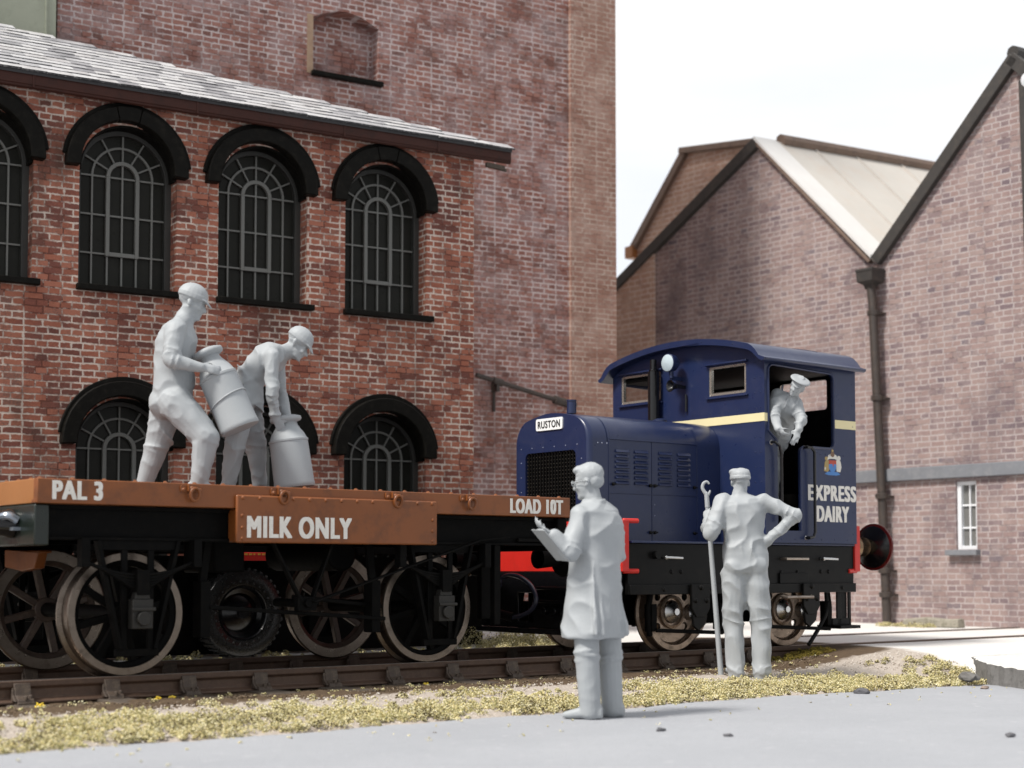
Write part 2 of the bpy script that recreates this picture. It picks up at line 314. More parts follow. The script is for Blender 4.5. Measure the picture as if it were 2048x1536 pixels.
def frame_of(d):
    d = Vector(d).normalized()
    a = Vector((0, 0, 1)) if abs(d.z) < 0.9 else Vector((1, 0, 0))
    x = a.cross(d).normalized(); y = d.cross(x)
    return x, y, d
class MB:
    def __init__(s): s.v = []; s.f = []
    def add(s, vs, fs):
        b = len(s.v); s.v += [tuple(v) for v in vs]; s.f += [tuple(i + b for i in f) for f in fs]; return s
    def box(s, x0, x1, y0, y1, z0, z1):
        vs = [(x, y, z) for x in (x0, x1) for y in (y0, y1) for z in (z0, z1)]
        return s.add(vs, [(0, 1, 3, 2), (4, 6, 7, 5), (0, 4, 5, 1), (2, 3, 7, 6), (0, 2, 6, 4), (1, 5, 7, 3)])
    def bar(s, p0, p1, w, h, up=(0, 0, 1)):
        p0 = Vector(p0); p1 = Vector(p1); d = (p1 - p0).normalized(); x = Vector(up).cross(d)
        if x.length < 1e-4: x = Vector((1, 0, 0)).cross(d)
        x.normalize(); y = d.cross(x)
        vs = [p + x * (a * w / 2) + y * (b * h / 2) for p in (p0, p1) for a, b in ((-1, -1), (1, -1), (1, 1), (-1, 1))]
        return s.add(vs, [(0, 3, 2, 1), (4, 5, 6, 7), (0, 1, 5, 4), (1, 2, 6, 5), (2, 3, 7, 6), (3, 0, 4, 7)])
    def cyl(s, p0, p1, r0, r1=None, n=16, cap=True):
        r1 = r0 if r1 is None else r1
        p0 = Vector(p0); p1 = Vector(p1); x, y, d = frame_of(p1 - p0)
        vs = []
        for p, r in ((p0, r0), (p1, r1)):
            for i in range(n):
                a = 2 * math.pi * i / n; vs.append(p + x * (r * math.cos(a)) + y * (r * math.sin(a)))
        fs = [(i, (i + 1) % n, n + (i + 1) % n, n + i) for i in range(n)]
        if cap: fs += [tuple(range(n))[::-1], tuple(range(n, 2 * n))]
        return s.add(vs, fs)
    def lathe(s, c, axis, prof, n=24, closed=False, a0=0.0, a1=2 * math.pi):
        """prof: (radius, height along the axis); closed joins the last ring to the first"""
        c = Vector(c); x, y, d = frame_of(axis)
        m = len(prof); vs = []
        for i in range(n):
            a = a0 + (a1 - a0) * i / n
            for r, h in prof: vs.append(c + (x * math.cos(a) + y * math.sin(a)) * r + d * h)
        fs = []
        for i in range(n):
            j = (i + 1) % n
            for k in range(m if closed else m - 1):
                k2 = (k + 1) % m
                fs.append((i * m + k, i * m + k2, j * m + k2, j * m + k))
        return s.add(vs, fs)
    def tube(s, pts, r, n=10, sub=0):
        pts = [Vector(p) for p in pts]
        if sub:
            q = []
            for i in range(len(pts) - 1):
                p0 = pts[max(i - 1, 0)]; p1 = pts[i]; p2 = pts[i + 1]; p3 = pts[min(i + 2, len(pts) - 1)]
                for k in range(sub):
                    t = k / sub
                    q.append(0.5 * ((2 * p1) + (p2 - p0) * t + (2 * p0 - 5 * p1 + 4 * p2 - p3) * t * t + (3 * p1 - p0 - 3 * p2 + p3) * t ** 3))
            q.append(pts[-1]); pts = q
        b = len(s.v); vs = []
        prev = None
        for i, p in enumerate(pts):
            d = (pts[min(i + 1, len(pts) - 1)] - pts[max(i - 1, 0)]).normalized()
            if prev is None: x, y, _ = frame_of(d)
            else:
                x = (prev - d * prev.dot(d)).normalized(); y = d.cross(x)
            prev = x
            rr = float(np.interp(i / (len(pts) - 1), np.linspace(0, 1, len(r)), r)) if isinstance(r, (list, tuple)) else r
            for k in range(n):
                a = 2 * math.pi * k / n; vs.append(p + x * (rr * math.cos(a)) + y * (rr * math.sin(a)))
        m = len(pts)
        fs = [(i * n + k, i * n + (k + 1) % n, (i + 1) * n + (k + 1) % n, (i + 1) * n + k) for i in range(m - 1) for k in range(n)]
        fs += [tuple(range(n))[::-1], tuple((m - 1) * n + k for k in range(n))]
        return s.add(vs, fs)
    def dome(s, c, nrm, r, n=7, flat=0.75):
        c = Vector(c); x, y, d = frame_of(nrm)
        vs = [c + d * (r * flat)]
        for q in (0.6, 1.0):
            h = math.sqrt(max(0, 1 - q * q)) * r * flat
            for i in range(n):
                a = 2 * math.pi * i / n; vs.append(c + (x * math.cos(a) + y * math.sin(a)) * (r * q) + d * h)
        fs = [(0, 1 + i, 1 + (i + 1) % n) for i in range(n)] + [(1 + i, 1 + n + i, 1 + n + (i + 1) % n, 1 + (i + 1) % n) for i in range(n)]
        return s.add(vs, fs)
    def prism(s, poly, fn, d0, d1, holes=()):
        """poly and holes in 2-D; fn(a, b, d) -> point; walls all round, triangulated faces"""
        loops = [list(poly)] + [list(h) for h in holes]
        pts = [p for l in loops for p in l]
        tris = geometry.tessellate_polygon([[Vector((a, b, 0)) for a, b in l] for l in loops])
        n = len(pts)
        vs = [fn(a, b, d0) for a, b in pts] + [fn(a, b, d1) for a, b in pts]
        fs = [tuple(t) for t in tris] + [tuple(i + n for i in t)[::-1] for t in tris]
        k = 0
        for l in loops:
            m = len(l)
            for i in range(m): fs.append((k + i, k + (i + 1) % m, n + k + (i + 1) % m, n + k + i))
            k += m
        return s.add(vs, fs)
    def build(s, name, mat, parent=None, bevel=0.0, smooth=True, angle=35, seg=2):
        o = link_mesh(name, s.v, s.f, mat, parent, smooth, angle)
        if bevel:
            b = o.modifiers.new('bevel', 'BEVEL'); b.width = bevel; b.segments = seg; b.limit_method = 'ANGLE'; b.angle_limit = R(40)
            b.harden_normals = False
        return o
XZ = lambda a, b, d: (a, d, b)      # drawn in x-z, depth along y
YZ = lambda a, b, d: (d, a, b)      # drawn in y-z, depth along x

def rrect(a0, a1, b0, b1, r, n=5):
    out = []
    for cx, cy, st in ((a1 - r, b0 + r, -90), (a1 - r, b1 - r, 0), (a0 + r, b1 - r, 90), (a0 + r, b0 + r, 180)):
        for i in range(n + 1):
            a = R(st + 90 * i / n); out.append((cx + r * math.cos(a), cy + r * math.sin(a)))
    return out

def lettering(body, parent, mat, box, place, bold=0.0, heavy=(0.0, 0.0), ext=0.0025, name='lettering', spacing=1.14):
    """raised painted letters: the text is fitted to box=(a0,a1,b0,b1) and laid on a face by place(a, b, d)"""
    c = bpy.data.curves.new(name, 'FONT'); c.body = body; c.size = 1.0; c.extrude = 0.5; c.offset = bold; c.space_character = spacing
    c.resolution_u = 6
    t = bpy.data.objects.new(name, c); COL.objects.link(t)
    dg = bpy.context.evaluated_depsgraph_get(); dg.update()
    me = bpy.data.meshes.new_from_object(t.evaluated_get(dg))
    bpy.data.objects.remove(t); bpy.data.curves.remove(c)
    v = np.empty(len(me.vertices) * 3); me.vertices.foreach_get('co', v); v = v.reshape(-1, 3)
    lo = v.min(0); hi = v.max(0)
    a = box[0] + (v[:, 0] - lo[0]) / (hi[0] - lo[0]) * (box[1] - box[0])
    b = box[2] + (v[:, 1] - lo[1]) / (hi[1] - lo[1]) * (box[3] - box[2])
    d = (v[:, 2] - lo[2]) / (hi[2] - lo[2]) * ext
    base = [tuple(p.vertices) for p in me.polygons]
    verts, faces = [], []
    k = 0
    hx, hz = heavy      # the stroke is thickened by laying the letters again, a hair lower each time
    for ox, oz in ([(0, 0)] if not hx else [(x * hx, z * hz) for x in (-1, -.33, .33, 1) for z in (-1, 1)]):
        aa = a + ox; bb = b + oz; dd = d + (ext * .06 * k) * (d > ext * .5)
        faces += [tuple(i + len(verts) for i in f) for f in base]
        verts += [place(*q) for q in zip(aa.tolist(), bb.tolist(), dd.tolist())]
        k += 1
    bpy.data.meshes.remove(me)
    return link_mesh(name, verts, faces, mat, parent, smooth=False)
# ------------------------------------------------------------------ ground, road
def smooth(x): x = np.clip(x, 0, 1); return x * x * (3 - 2 * x)
def yard_w(s, n):
    k = np.clip((n - 8.2) / 0.9, 0, 1)
    return smooth((s - (12.05 - 1.65 * k)) / (0.22 + 1.6 * k))
def yard_c(s, n): return smooth((s - (11.42 + 0.30 * np.clip(n - 8.2, 0, 2.2))) / 0.8)
def soil_z(n):
    return np.interp(n, [7.0, 8.25, 8.45, 9.0, 9.6, 10.0, 11.75, 12.2, 12.9, 14], [-0.05, -0.03, 0.012, 0.085, 0.115, 0.105, 0.105, 0.15, 0.2, 0.2])
def yard_z(n): return np.interp(n, [7.0, 7.60, 7.66, 8.6, 9.3, 12], [-0.05, -0.05, 0.15, 0.205, 0.25, 0.255])
def ground_z(s, n):
    s = np.asarray(s, float); n = np.asarray(n, float)
    w = yard_w(s, n)
    return soil_z(n) * (1 - w) + yard_z(n) * w
def gz(s, n): return float(ground_z(s, n))

def build_ground():
    sa = np.unique(np.concatenate([np.linspace(-260, -6, 20), np.arange(-6, 2, .4), np.arange(2, 13.2, .05), np.arange(13.2, 30, .5), np.linspace(30, 320, 24)]))
    na = np.unique(np.concatenate([np.linspace(-200, 6.5, 22), np.arange(6.5, 7.5, .25), np.arange(7.5, 7.8, .02), np.arange(7.8, 10.1, .035), np.arange(10.1, 13, .12), np.arange(13, 30, .6), np.linspace(30, 320, 24)]))
    S, N = np.meshgrid(sa, na, indexing='ij')
    Z = ground_z(S, N)
    rng = np.random.default_rng(3)
    fine = ((S > 2) & (S < 13.2) & (N > 8.3) & (N < 10.05)).astype(float)
    w = yard_w(S, N)
    Z = Z + fine * (1 - w) * rng.normal(0, 0.007, Z.shape) + fine * (1 - w) * 0.012 * np.sin(S * 5.1) * np.sin(N * 9 + S)
    # the slab's broken edge
    e = ((N > 7.58) & (N < 7.75)).astype(float)
    Z = Z + e * w * (0.018 * np.sin(S * 17) + rng.normal(0, 0.008, Z.shape))
    X = S * U[0] + N * NV[0]; Y = S * U[1] + N * NV[1]
    a, b = S.shape
    verts = np.stack([X, Y, Z], -1).reshape(-1, 3)
    idx = np.arange(a * b).reshape(a, b)
    f = np.stack([idx[:-1, :-1], idx[1:, :-1], idx[1:, 1:], idx[:-1, 1:]], -1).reshape(-1, 4)
    me = bpy.data.meshes.new('ground')
    me.from_pydata(verts.tolist(), [], f.tolist())
    me.shade_smooth()
    wc = yard_c(S, N)
    soil = smooth((N - 9.1) / 0.45) * (1 - smooth((N - 12.0) / 0.5)) * (1 - wc)
    grit = smooth((N - 7.85) / 0.3) * (1 - smooth((N - 9.6) / 0.5)) * (1 - wc)
    for nm, arr in (('soil', soil), ('grit', grit)):
        at = me.attributes.new(nm, 'FLOAT', 'POINT'); at.data.foreach_set('value', arr.reshape(-1).astype(np.float32))
    m, t, bs = nodes('ground_mix')
    lk = t.links.new
    tc = nn(t, 'ShaderNodeTexCoord')
    def noise(sc, det=6, rg=0.65):
        n = nn(t, 'ShaderNodeTexNoise', Scale=sc, Detail=float(det), Roughness=rg); lk(tc.outputs['Object'], n.inputs['Vector']); return n
    def mix(f, c1, c2):
        x = nn(t, 'ShaderNodeMix', data_type='RGBA')
        for i, c in ((0, f), (6, c1), (7, c2)):
            if isinstance(c, tuple): x.inputs[i].default_value = (*c, 1)
            else: lk(c, x.inputs[i])
        return x.outputs[2]
    def edge(attr, sc, amt):
        a = nn(t, 'ShaderNodeAttribute', attribute_name=attr); n = noise(sc, 8, 0.7)
        q = nn(t, 'ShaderNodeMath', operation='MULTIPLY_ADD'); lk(n.outputs['Fac'], q.inputs[0]); q.inputs[1].default_value = amt; q.inputs[2].default_value = -amt / 2
        p = nn(t, 'ShaderNodeMath', operation='ADD'); lk(a.outputs['Fac'], p.inputs[0]); lk(q.outputs[0], p.inputs[1])
        r = nn(t, 'ShaderNodeMapRange'); r.inputs[1].default_value = 0.35; r.inputs[2].default_value = 0.65; lk(p.outputs[0], r.inputs[0])
        return r.outputs[0]
    conc = mix(noise(1.3).outputs['Fac'], (0.60, 0.585, 0.56), (0.76, 0.75, 0.735))
    speck = nn(t, 'ShaderNodeMapRange'); speck.inputs[1].default_value = 0.62; speck.inputs[2].default_value = 0.72; lk(noise(38, 4).outputs['Fac'], speck.inputs[0])
    conc = mix(speck.outputs[0], conc, (0.45, 0.42, 0.38))
    gr = mix(noise(30, 8, 0.75).outputs['Fac'], (0.16, 0.12, 0.09), (0.66, 0.60, 0.54))
    so = mix(noise(22, 8, 0.75).outputs['Fac'], (0.03, 0.021, 0.014), (0.17, 0.118, 0.075))
    c = mix(edge('grit', 4, 0.7), conc, gr)
    c = mix(edge('soil', 5, 0.9), c, so)
    lk(c, bs.inputs['Base Color']); bs.inputs['Roughness'].default_value = 0.92; bs.inputs['Specular IOR Level'].default_value = 0.2
    bp = nn(t, 'ShaderNodeBump', Strength=0.5, Distance=0.012); lk(noise(70, 6).outputs['Fac'], bp.inputs['Height']); lk(bp.outputs[0], bs.inputs['Normal'])
    me.materials.append(m)
    o = bpy.data.objects.new('ground', me); COL.objects.link(o); o['kind'] = 'structure'
build_ground()
def build_slab():
    # the raised concrete yard breaks off here in a ragged step down to the road
    rng = random.Random(9)
    key = [(12.2, 8.56), (11.98, 8.38), (11.74, 8.08), (11.53, 7.59), (11.10, 6.6), (10.9, 5.9)]
    edge = []
    for (s0, n0), (s1, n1) in zip(key[:-1], key[1:]):
        for i in range(8):
            q = i / 8; edge.append((s0 + (s1 - s0) * q + rng.uniform(-.014, .014), n0 + (n1 - n0) * q + rng.uniform(-.014, .014)))
    edge.append(key[-1])
    zt = lambda n: float(np.interp(n, [5.9, 7.66, 8.6], [.15, .157, .213])) + rng.uniform(-.007, .006)
    top = [(*toW(a, b), zt(b)) for a, b in edge]; low = [(*toW(a - .012, b - .004), -.06) for a, b in edge]
    far = [(*toW(60, b), zt(b)) for a, b in edge]
    n = len(edge)
    link_mesh('yard_slab', top + low + far, [(i, i + 1, n + i + 1, n + i) for i in range(n - 1)] + [(i, i + 1, 2 * n + i + 1, 2 * n + i) for i in range(n - 1)], None, None, smooth=False,
              mats=[pbr('shaded_slab_edge', (.16, .155, .15), .9, var=.35, scale=9, bump=.6, bscale=40, dirt=(.05, .048, .043), dirt_amt=.8), pbr('yard_concrete', (.64, .63, .61), .9, var=.12, scale=4, bump=.3, bscale=50, dirt=(.42, .39, .35), dirt_amt=.6)], mi=[0] * (n - 1) + [1] * (n - 1))['kind'] = 'structure'  # step face coloured darker than the top for its shade, plus dirt
build_slab()

def build_road():
    edge = [(-260, 8.3), (-3, 8.36)]
    rng = random.Random(5)
    s = -2.8
    while s < 11.1:
        edge.append((s, 8.36 + 0.05 * math.sin(s * 2.3) + 0.035 * math.sin(s * 7.1) + rng.uniform(-.02, .02) - max(0, s - 9.5) * 0.11)); s += 0.09
    edge += [(11.3, 8.14), (11.8, 8.06), (12.3, 8.05), (320, 8.05)]
    mb = MB()
    top = [(*toW(a, b), 0.0) for a, b in edge]; low = [(*toW(a, -200), 0.0) for a, b in edge]
    n = len(edge)
    mb.add(top + low, [(i, i + 1, n + i + 1, n + i) for i in range(n - 1)])
    m, t, bs = nodes('road_surface'); lk = t.links.new
    tc = nn(t, 'ShaderNodeTexCoord')
    def noise(sc, det=6.0, rg=0.65):
        q = nn(t, 'ShaderNodeTexNoise', Scale=sc, Detail=det, Roughness=rg); lk(tc.outputs['Object'], q.inputs['Vector']); return q
    def mix(f, c1, c2):
        x = nn(t, 'ShaderNodeMix', data_type='RGBA')
        for i, c in ((0, f), (6, c1), (7, c2)):
            if isinstance(c, tuple): x.inputs[i].default_value = (*c, 1)
            else: lk(c, x.inputs[i])
        return x.outputs[2]
    c = mix(noise(0.9).outputs['Fac'], (0.30, 0.313, 0.34), (0.405, 0.418, 0.445))
    r1 = nn(t, 'ShaderNodeMapRange'); r1.inputs[1].default_value = 0.52; r1.inputs[2].default_value = 0.7; r1.inputs[4].default_value = 0.6; lk(noise(17, 5.0).outputs['Fac'], r1.inputs[0])
    c = mix(r1.outputs[0], c, (0.30, 0.31, 0.335))
    r2 = nn(t, 'ShaderNodeMapRange'); r2.inputs[1].default_value = 0.62; r2.inputs[2].default_value = 0.70; lk(noise(60, 3.0).outputs['Fac'], r2.inputs[0])
    c = mix(r2.outputs[0], c, (0.25, 0.25, 0.27))
    r3 = nn(t, 'ShaderNodeMapRange'); r3.inputs[1].default_value = 0.60; r3.inputs[2].default_value = 0.75; r3.inputs[4].default_value = 0.7; lk(noise(8, 5.0).outputs['Fac'], r3.inputs[0])
    c = mix(r3.outputs[0], c, (0.49, 0.495, 0.51))
    lk(c, bs.inputs['Base Color']); bs.inputs['Roughness'].default_value = 0.85
    bp = nn(t, 'ShaderNodeBump', Strength=0.8, Distance=0.012); lk(noise(55).outputs['Fac'], bp.inputs['Height']); lk(bp.outputs[0], bs.inputs['Normal'])
    o = mb.build('road', m, None, smooth=False); o['kind'] = 'structure'
build_road()

# ------------------------------------------------------------------ the arched-window works and the tower behind it
BD = (0.8553762, 0.5180073); BROT = math.atan2(BD[1], BD[0]); BP0 = (-0.4346774, 17.5)
def bloc(t, d): return (BP0[0] + t * BD[0] - d * BD[1], BP0[1] + t * BD[1] + d * BD[0])
BR_A = brick('works_brick', [(0.13, 0.055, 0.045), (0.215, 0.080, 0.060), (0.325, 0.115, 0.073), (0.41, 0.160, 0.105), (0.20, 0.105, 0.085)], (0.72, 0.63, 0.55), pale=0.58, course=0.066, width=0.186, mort=0.009, stain=(0.075, 0.048, 0.038), stain_amt=0.7)
BR_T = brick('tower_brick', [(0.14, 0.072, 0.062), (0.215, 0.100, 0.082), (0.28, 0.125, 0.10), (0.33, 0.165, 0.132), (0.19, 0.115, 0.105)], (0.60, 0.53, 0.52), course=0.069, width=0.195, mort=0.010, pale=0.58, stain=(0.13, 0.075, 0.057), stain_amt=0.6, bleach=(0.46, 0.385, 0.39), bleach_amt=0.42, stain_scale=0.7)
BR_P = brick('pilaster_brick', [(0.25, 0.135, 0.10), (0.32, 0.175, 0.135), (0.37, 0.22, 0.17)], (0.56, 0.48, 0.42), course=0.069, width=0.195, pale=0.62, stain=(0.24, 0.14, 0.10), stain_amt=0.6, bleach=(0.52, 0.40, 0.34), bleach_amt=0.42, stain_scale=0.6)
BR_W = brick('warehouse_brick', [(0.135, 0.105, 0.122), (0.225, 0.166, 0.168), (0.275, 0.194, 0.182), (0.31, 0.232, 0.215), (0.13, 0.115, 0.142)], (0.43, 0.385, 0.38), course=0.078, width=0.22, mort=0.010, pale=0.75, stain=(0.10, 0.077, 0.09), stain_amt=0.85, bleach=(0.42, 0.345, 0.325), bleach_amt=0.3, squash=0.6, stain_scale=0.35)
BR_O = brick('shed_brick', [(0.34, 0.22, 0.175), (0.42, 0.27, 0.21), (0.46, 0.32, 0.25)], (0.58, 0.50, 0.45), course=0.088, width=0.25, mort=0.011, pale=0.75, stain=(0.24, 0.155, 0.12), stain_amt=0.5, bleach=(0.50, 0.38, 0.31), bleach_amt=0.5, stain_scale=0.4)

def arch_outline(tc, hw, zb, zs, n=18):
    return [(tc - hw, zb), (tc + hw, zb)] + [(tc + hw * math.cos(math.pi * i / n), zs + hw * math.sin(math.pi * i / n)) for i in range(n + 1)]
def arch_strip(mb, tc, zs, r0, r1, a0, a1, d0, d1, n=24):
    vs = []
    for i in range(n + 1):
        a = a0 + (a1 - a0) * i / n
        for r, d in ((r0, d0), (r1, d0), (r1, d1), (r0, d1)): vs.append((tc + r * math.cos(a), d, zs + r * math.sin(a)))
    fs = [(i * 4 + k, i * 4 + (k + 1) % 4, i * 4 + 4 + (k + 1) % 4, i * 4 + 4 + k) for i in range(n) for k in range(4)]
    fs += [(0, 1, 2, 3), tuple(n * 4 + k for k in (3, 2, 1, 0))]
    mb.add(vs, fs)
REV = 0.24
def arched_window(parent, tc, zb, zs, seed):
    d = REV
    hw = 0.5
    f = MB()
    # outer frame: jambs, arch and bottom rail
    arch_strip(f, tc, zs, 0.435, 0.515, 0, math.pi, d - .055, d + .03)
    f.box(tc - .515, tc - .435, d - .055, d + .03, zb, zs); f.box(tc + .435, tc + .515, d - .055, d + .03, zb, zs)
    f.box(tc - .435, tc + .435, d - .05, d + .03, zb, zb + .05)
    fr = f.build('window', FRAMED, parent, bevel=.004)
    g = MB()
    b0, b1 = d - .022, d + .006
    w = 0.0085
    for x, z1 in ((-.31, zs), (.31, zs), (-.15, zb + .36), (.15, zb + .36)): g.box(tc + x - w, tc + x + w, b0, b1, zb + .05, z1)
    g.box(tc - w, tc + w, b0 + .001, b1, zb + .05, zs + .435)
    rows = [zb + .37, (zb + .37 + zs) / 2, zs]
    for z in rows: g.box(tc - .435, tc + .435, b0 + .0015, b1 - .001, z - w, z + w)
    arch_strip(g, tc, zs, .300, .322, 0, math.pi, b0 + .0005, b1)
    for a in (27, 60, 120, 153):
        c, s = math.cos(R(a)), math.sin(R(a))
        g.bar((tc + .15 * c, (b0 + b1) / 2, zs + .15 * s), (tc + .44 * c, (b0 + b1) / 2, zs + .44 * s), .0165, .026, up=(0, 1, 0))
    g.build('glazing_bars', FRAMEM, fr)
    c = MB()
    arch_strip(c, tc, zs, .132, .172, 0, math.pi, d - .04, d + .005)
    zc = zb + .35
    for x in (-.152, .152): c.box(tc + x - .02, tc + x + .02, d - .04, d + .005, zc, zs)
    c.box(tc - .132, tc + .132, d - .04, d + .005, zc, zc + .042)
    c.build('casement', FRAMEM, fr, bevel=.003)
    p = MB(); p.prism(arch_outline(tc, .47, zb + .02, zs), XZ, d + .01, d + .018)
    p.build('pane', GLASSD, fr, smooth=False)
    # sill
    s = MB(); s.box(tc - .52, tc + .565, -.075, d - .06, zb - .058, zb + .004)
    s.build('sill', HOOD, fr, bevel=.008)
    # the raised black hood over it
    rng = random.Random(seed)
    h = MB()
    cuts = [-.05, 1.36, 1.78, math.pi + .05] if seed % 2 else [-.04, math.pi + .04]
    for a, b in zip(cuts[:-1], cuts[1:]):
        arch_strip(h, tc - .035, zs + .035, .478 + rng.uniform(-.004, .004), .622 + rng.uniform(-.006, .006), a + .006, b - .006, -.115, .02)
    h.build('arch_hood', HOOD, parent, bevel=.012)
    h3 = MB(); arch_strip(h3, tc - .004, zs + .004, .474, .4975, -.02, math.pi + .02, .022, REV - .03)
    h3.build('arch_soffit', HOOD, parent)
    # thin label course behind the hood
    h2 = MB(); arch_strip(h2, tc - .02, zs + .05, .55, .66, .12, math.pi - .12, -.045, .012)
    h2.build('hood_back', HOOD, parent, bevel=.006)

def build_works():
    x, y = bloc(0, 0)
    b = thing('brick_workshop', 'red brick workshop with two rows of dark arched windows under a sloping slate roof', 'building', (x, y, 0), BROT)
    cs = (-8.335, -6.89, -5.445, -4.0, -2.555, -1.11)
    holes = []
    for tc in cs:
        holes.append(arch_outline(tc, .5, 3.82, 4.98)[::-1])
        if tc > -5: holes.append(arch_outline(tc, .5, .95, 2.215)[::-1])
    m = MB()
    m.prism([(-10, -.3), (0, -.3), (0, 5.9), (-10, 5.9)], XZ, 0, REV + .06, holes)
    m.build('wall', BR_A, b, smooth=False)
    m = MB(); m.box(-.3, -.002, REV + .062, 2.4, -.3, 5.9); m.build('end_wall', BR_A, b, smooth=False)
    m = MB(); m.box(-10, -.35, REV + .3, REV + .34, -.3, 5.9); m.build('inner_lining', LEAD, b, smooth=False)
    for i, tc in enumerate(cs):
        arched_window(b, tc, 3.82, 4.98, i)
        if tc > -5: arched_window(b, tc, .95, 2.215, i + 11)
    # eaves board and gutter
    m = MB(); m.box(-10, .40, -.165, -.115, 5.685, 5.80); m.box(-10, .36, -.115, 0.0, 5.70, 5.74)
    for t in (-8.6, -6.6, -5.0, -3.35, -1.7, -.55): m.box(t - .012, t + .012, -.172, -.16, 5.66, 5.803)
    m.build('fascia', MAROON, b, bevel=.008)
    m = MB(); m.tube([(-10, -.13, 5.682), (.40, -.13, 5.682)], .028, 10); m.build('gutter', MAROON, b)
    m = MB()
    m.bar((.10, -.10, 5.62), (.33, -.12, 5.60), .05, .05); m.bar((.2, -.1, 5.60), (.36, -.12, 5.58), .03, .03)
    m.build('eaves_end', TIMBER, b, bevel=.004)
    # roof: courses of slates lapping one another, cut off along a slanting edge
    mroof = math.tan(R(29)); z0 = 5.815; y0 = -.20
    rng = random.Random(2)
    ncourse = 16; cw = .155
    m = MB(); mi = []
    ang = R(29); ca, sa = math.cos(ang), math.sin(ang)
    for i in range(ncourse):
        dl = y0 + i * cw * ca; zl = z0 + i * cw * sa
        tend = .43 - (dl - y0) * 2.95
        t = -10.0
        while t < tend:
            wd = rng.uniform(.20, .27)
            t2 = min(t + wd, tend)
            lift = rng.uniform(0, .006); e = rng.uniform(-.006, .006)
            d2 = cw * 1.35
            a = (t + .002, dl + e * ca, zl + .010 + lift); bq = (t2 - .002, dl + e * ca, zl + .012 + lift + rng.uniform(-.003, .003))
            top = lambda p: (p[0], dl + d2 * ca, zl + d2 * sa + .002)
            th = .019
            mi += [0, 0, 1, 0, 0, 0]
            lo = lambda p: (p[0], p[1] + th * sa, p[2] - th * ca)
            vs = [a, bq, top(bq), top(a), lo(a), lo(bq), lo(top(bq)), lo(top(a))]
            m.add(vs, [(0, 1, 2, 3), (7, 6, 5, 4), (0, 4, 5, 1), (1, 5, 6, 2), (2, 6, 7, 3), (3, 7, 4, 0)])
            t = t2
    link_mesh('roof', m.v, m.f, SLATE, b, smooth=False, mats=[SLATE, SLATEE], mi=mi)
    m = MB()
    dmax = ncourse * cw * ca
    poly = [(-10, y0 + .02), (.40, y0 + .02), (.40 - (dmax) * 2.95, y0 + dmax - .02), (-10, y0 + dmax - .02)]
    m.prism(poly, lambda a, c, d: (a, c, z0 - .006 + (c - y0) * mroof - d), 0.0, .04)
    m.build('roof_boarding', LEAD, b, smooth=False)
    # ridge wall closing the roof behind the slates
    x, y = bloc(2.9, 2.5)
    return b
build_works()

TD = 2.5
def build_tower():
    x, y = bloc(0, TD)
    b = thing('brick_tower', 'tall faded red brick tower block with a bricked-up arched opening, behind the workshop roof', 'building', (x, y, 0), BROT)
    t0, t1 = -4.09, 3.70
    def seg(t, zs): return zs
    # blind opening with a segmental head
    wl, wr, zb, zsp, ztop = -.90, .01, 7.25, 7.96, 8.10
    hole = [(wl, zb), (wr, zb)] + [(wr + (wl - wr) * i / 10, zsp + (ztop - zsp) * math.sin(math.pi * i / 10)) for i in range(11)]
    m = MB(); m.prism([(t0, -.3), (2.94, -.3), (2.94, 13.5), (t0, 13.5)], XZ, 0, .35, [hole[::-1]])
    m.build('wall', BR_T, b, smooth=False)
    m = MB(); m.box(wl - .1, wr + .1, .22, .30, zb - .1, ztop + .1); m.build('bricked_opening', BR_A if False else BR_T, b, smooth=False)
    m = MB(); m.box(wl - .03, wr + .05, -.07, .22, zb - .05, zb + .012); m.build('sill', HOOD, b, bevel=.008)
    m = MB(); m.box(2.94, t1, -.05, .35, -.3, 13.5); m.build('pilaster', BR_P, b, smooth=False)
    m = MB(); m.box(t1 - .35, t1 - .004, .352, 7, -.3, 13.5); m.box(t0, t1 - .36, 6.6, 7, -.3, 13.5); m.build('side_wall', BR_P, b, smooth=False)
    m = MB(); m.box(t0 - .1, t1 + .1, -.12, 7.1, 13.5, 13.7); m.build('roof', LEAD, b)
    # pale surround worn round the opening
    m = MB()
    m.box(wl - .085, wl - .004, -.006, .05, zb - .02, zsp + .02)
    m.build('surround', pbr('lime_render', (0.36, 0.25, 0.17), 0.9, var=.3, scale=5, dirt=(.28, .16, .12), dirt_amt=.8), b, smooth=False)
    x, y = bloc(-4.12, TD - .05)
    g = thing('rendered_wall', 'pale green cement-rendered wall beside the brick tower, above the slate roof', 'wall', (x, y, 0), BROT)
    m = MB(); m.box(-5.0, 0, 0, .3, -.3, 13.4); m.build('render', RENDERM, g, smooth=False)
    m = MB()
    for t in (-.1, -.9, -1.9): m.box(t - .02, t, -.012, .01, -.3, 13.4)
    m.build('batten', RENDERM, g)
    x, y = bloc(0, TD)
    p = thing('wall_pipe', 'dark sloping iron pipe on brackets across the foot of the brick tower', 'pipe', (x, y, 0), BROT)
    m = MB(); m.tube([(1.40, -.12, 3.56), (2.72, -.12, 3.285)], .032, 10); m.build('pipe', PIPEM, p)
    m = MB(); m.tube([(2.62, -.12, 3.305), (2.95, -.12, 3.235)], .06, 12); m.tube([(1.66, -.12, 3.506), (1.80, -.12, 3.477)], .05, 12); m.build('socket', PIPEM, p)
    m = MB(); m.box(1.70, 1.745, -.15, 0, 3.36, 3.50); m.tube([(1.72, -.035, 3.42), (1.72, -.035, 3.10)], .022, 8); m.build('bracket', PIPEM, p)
build_tower()

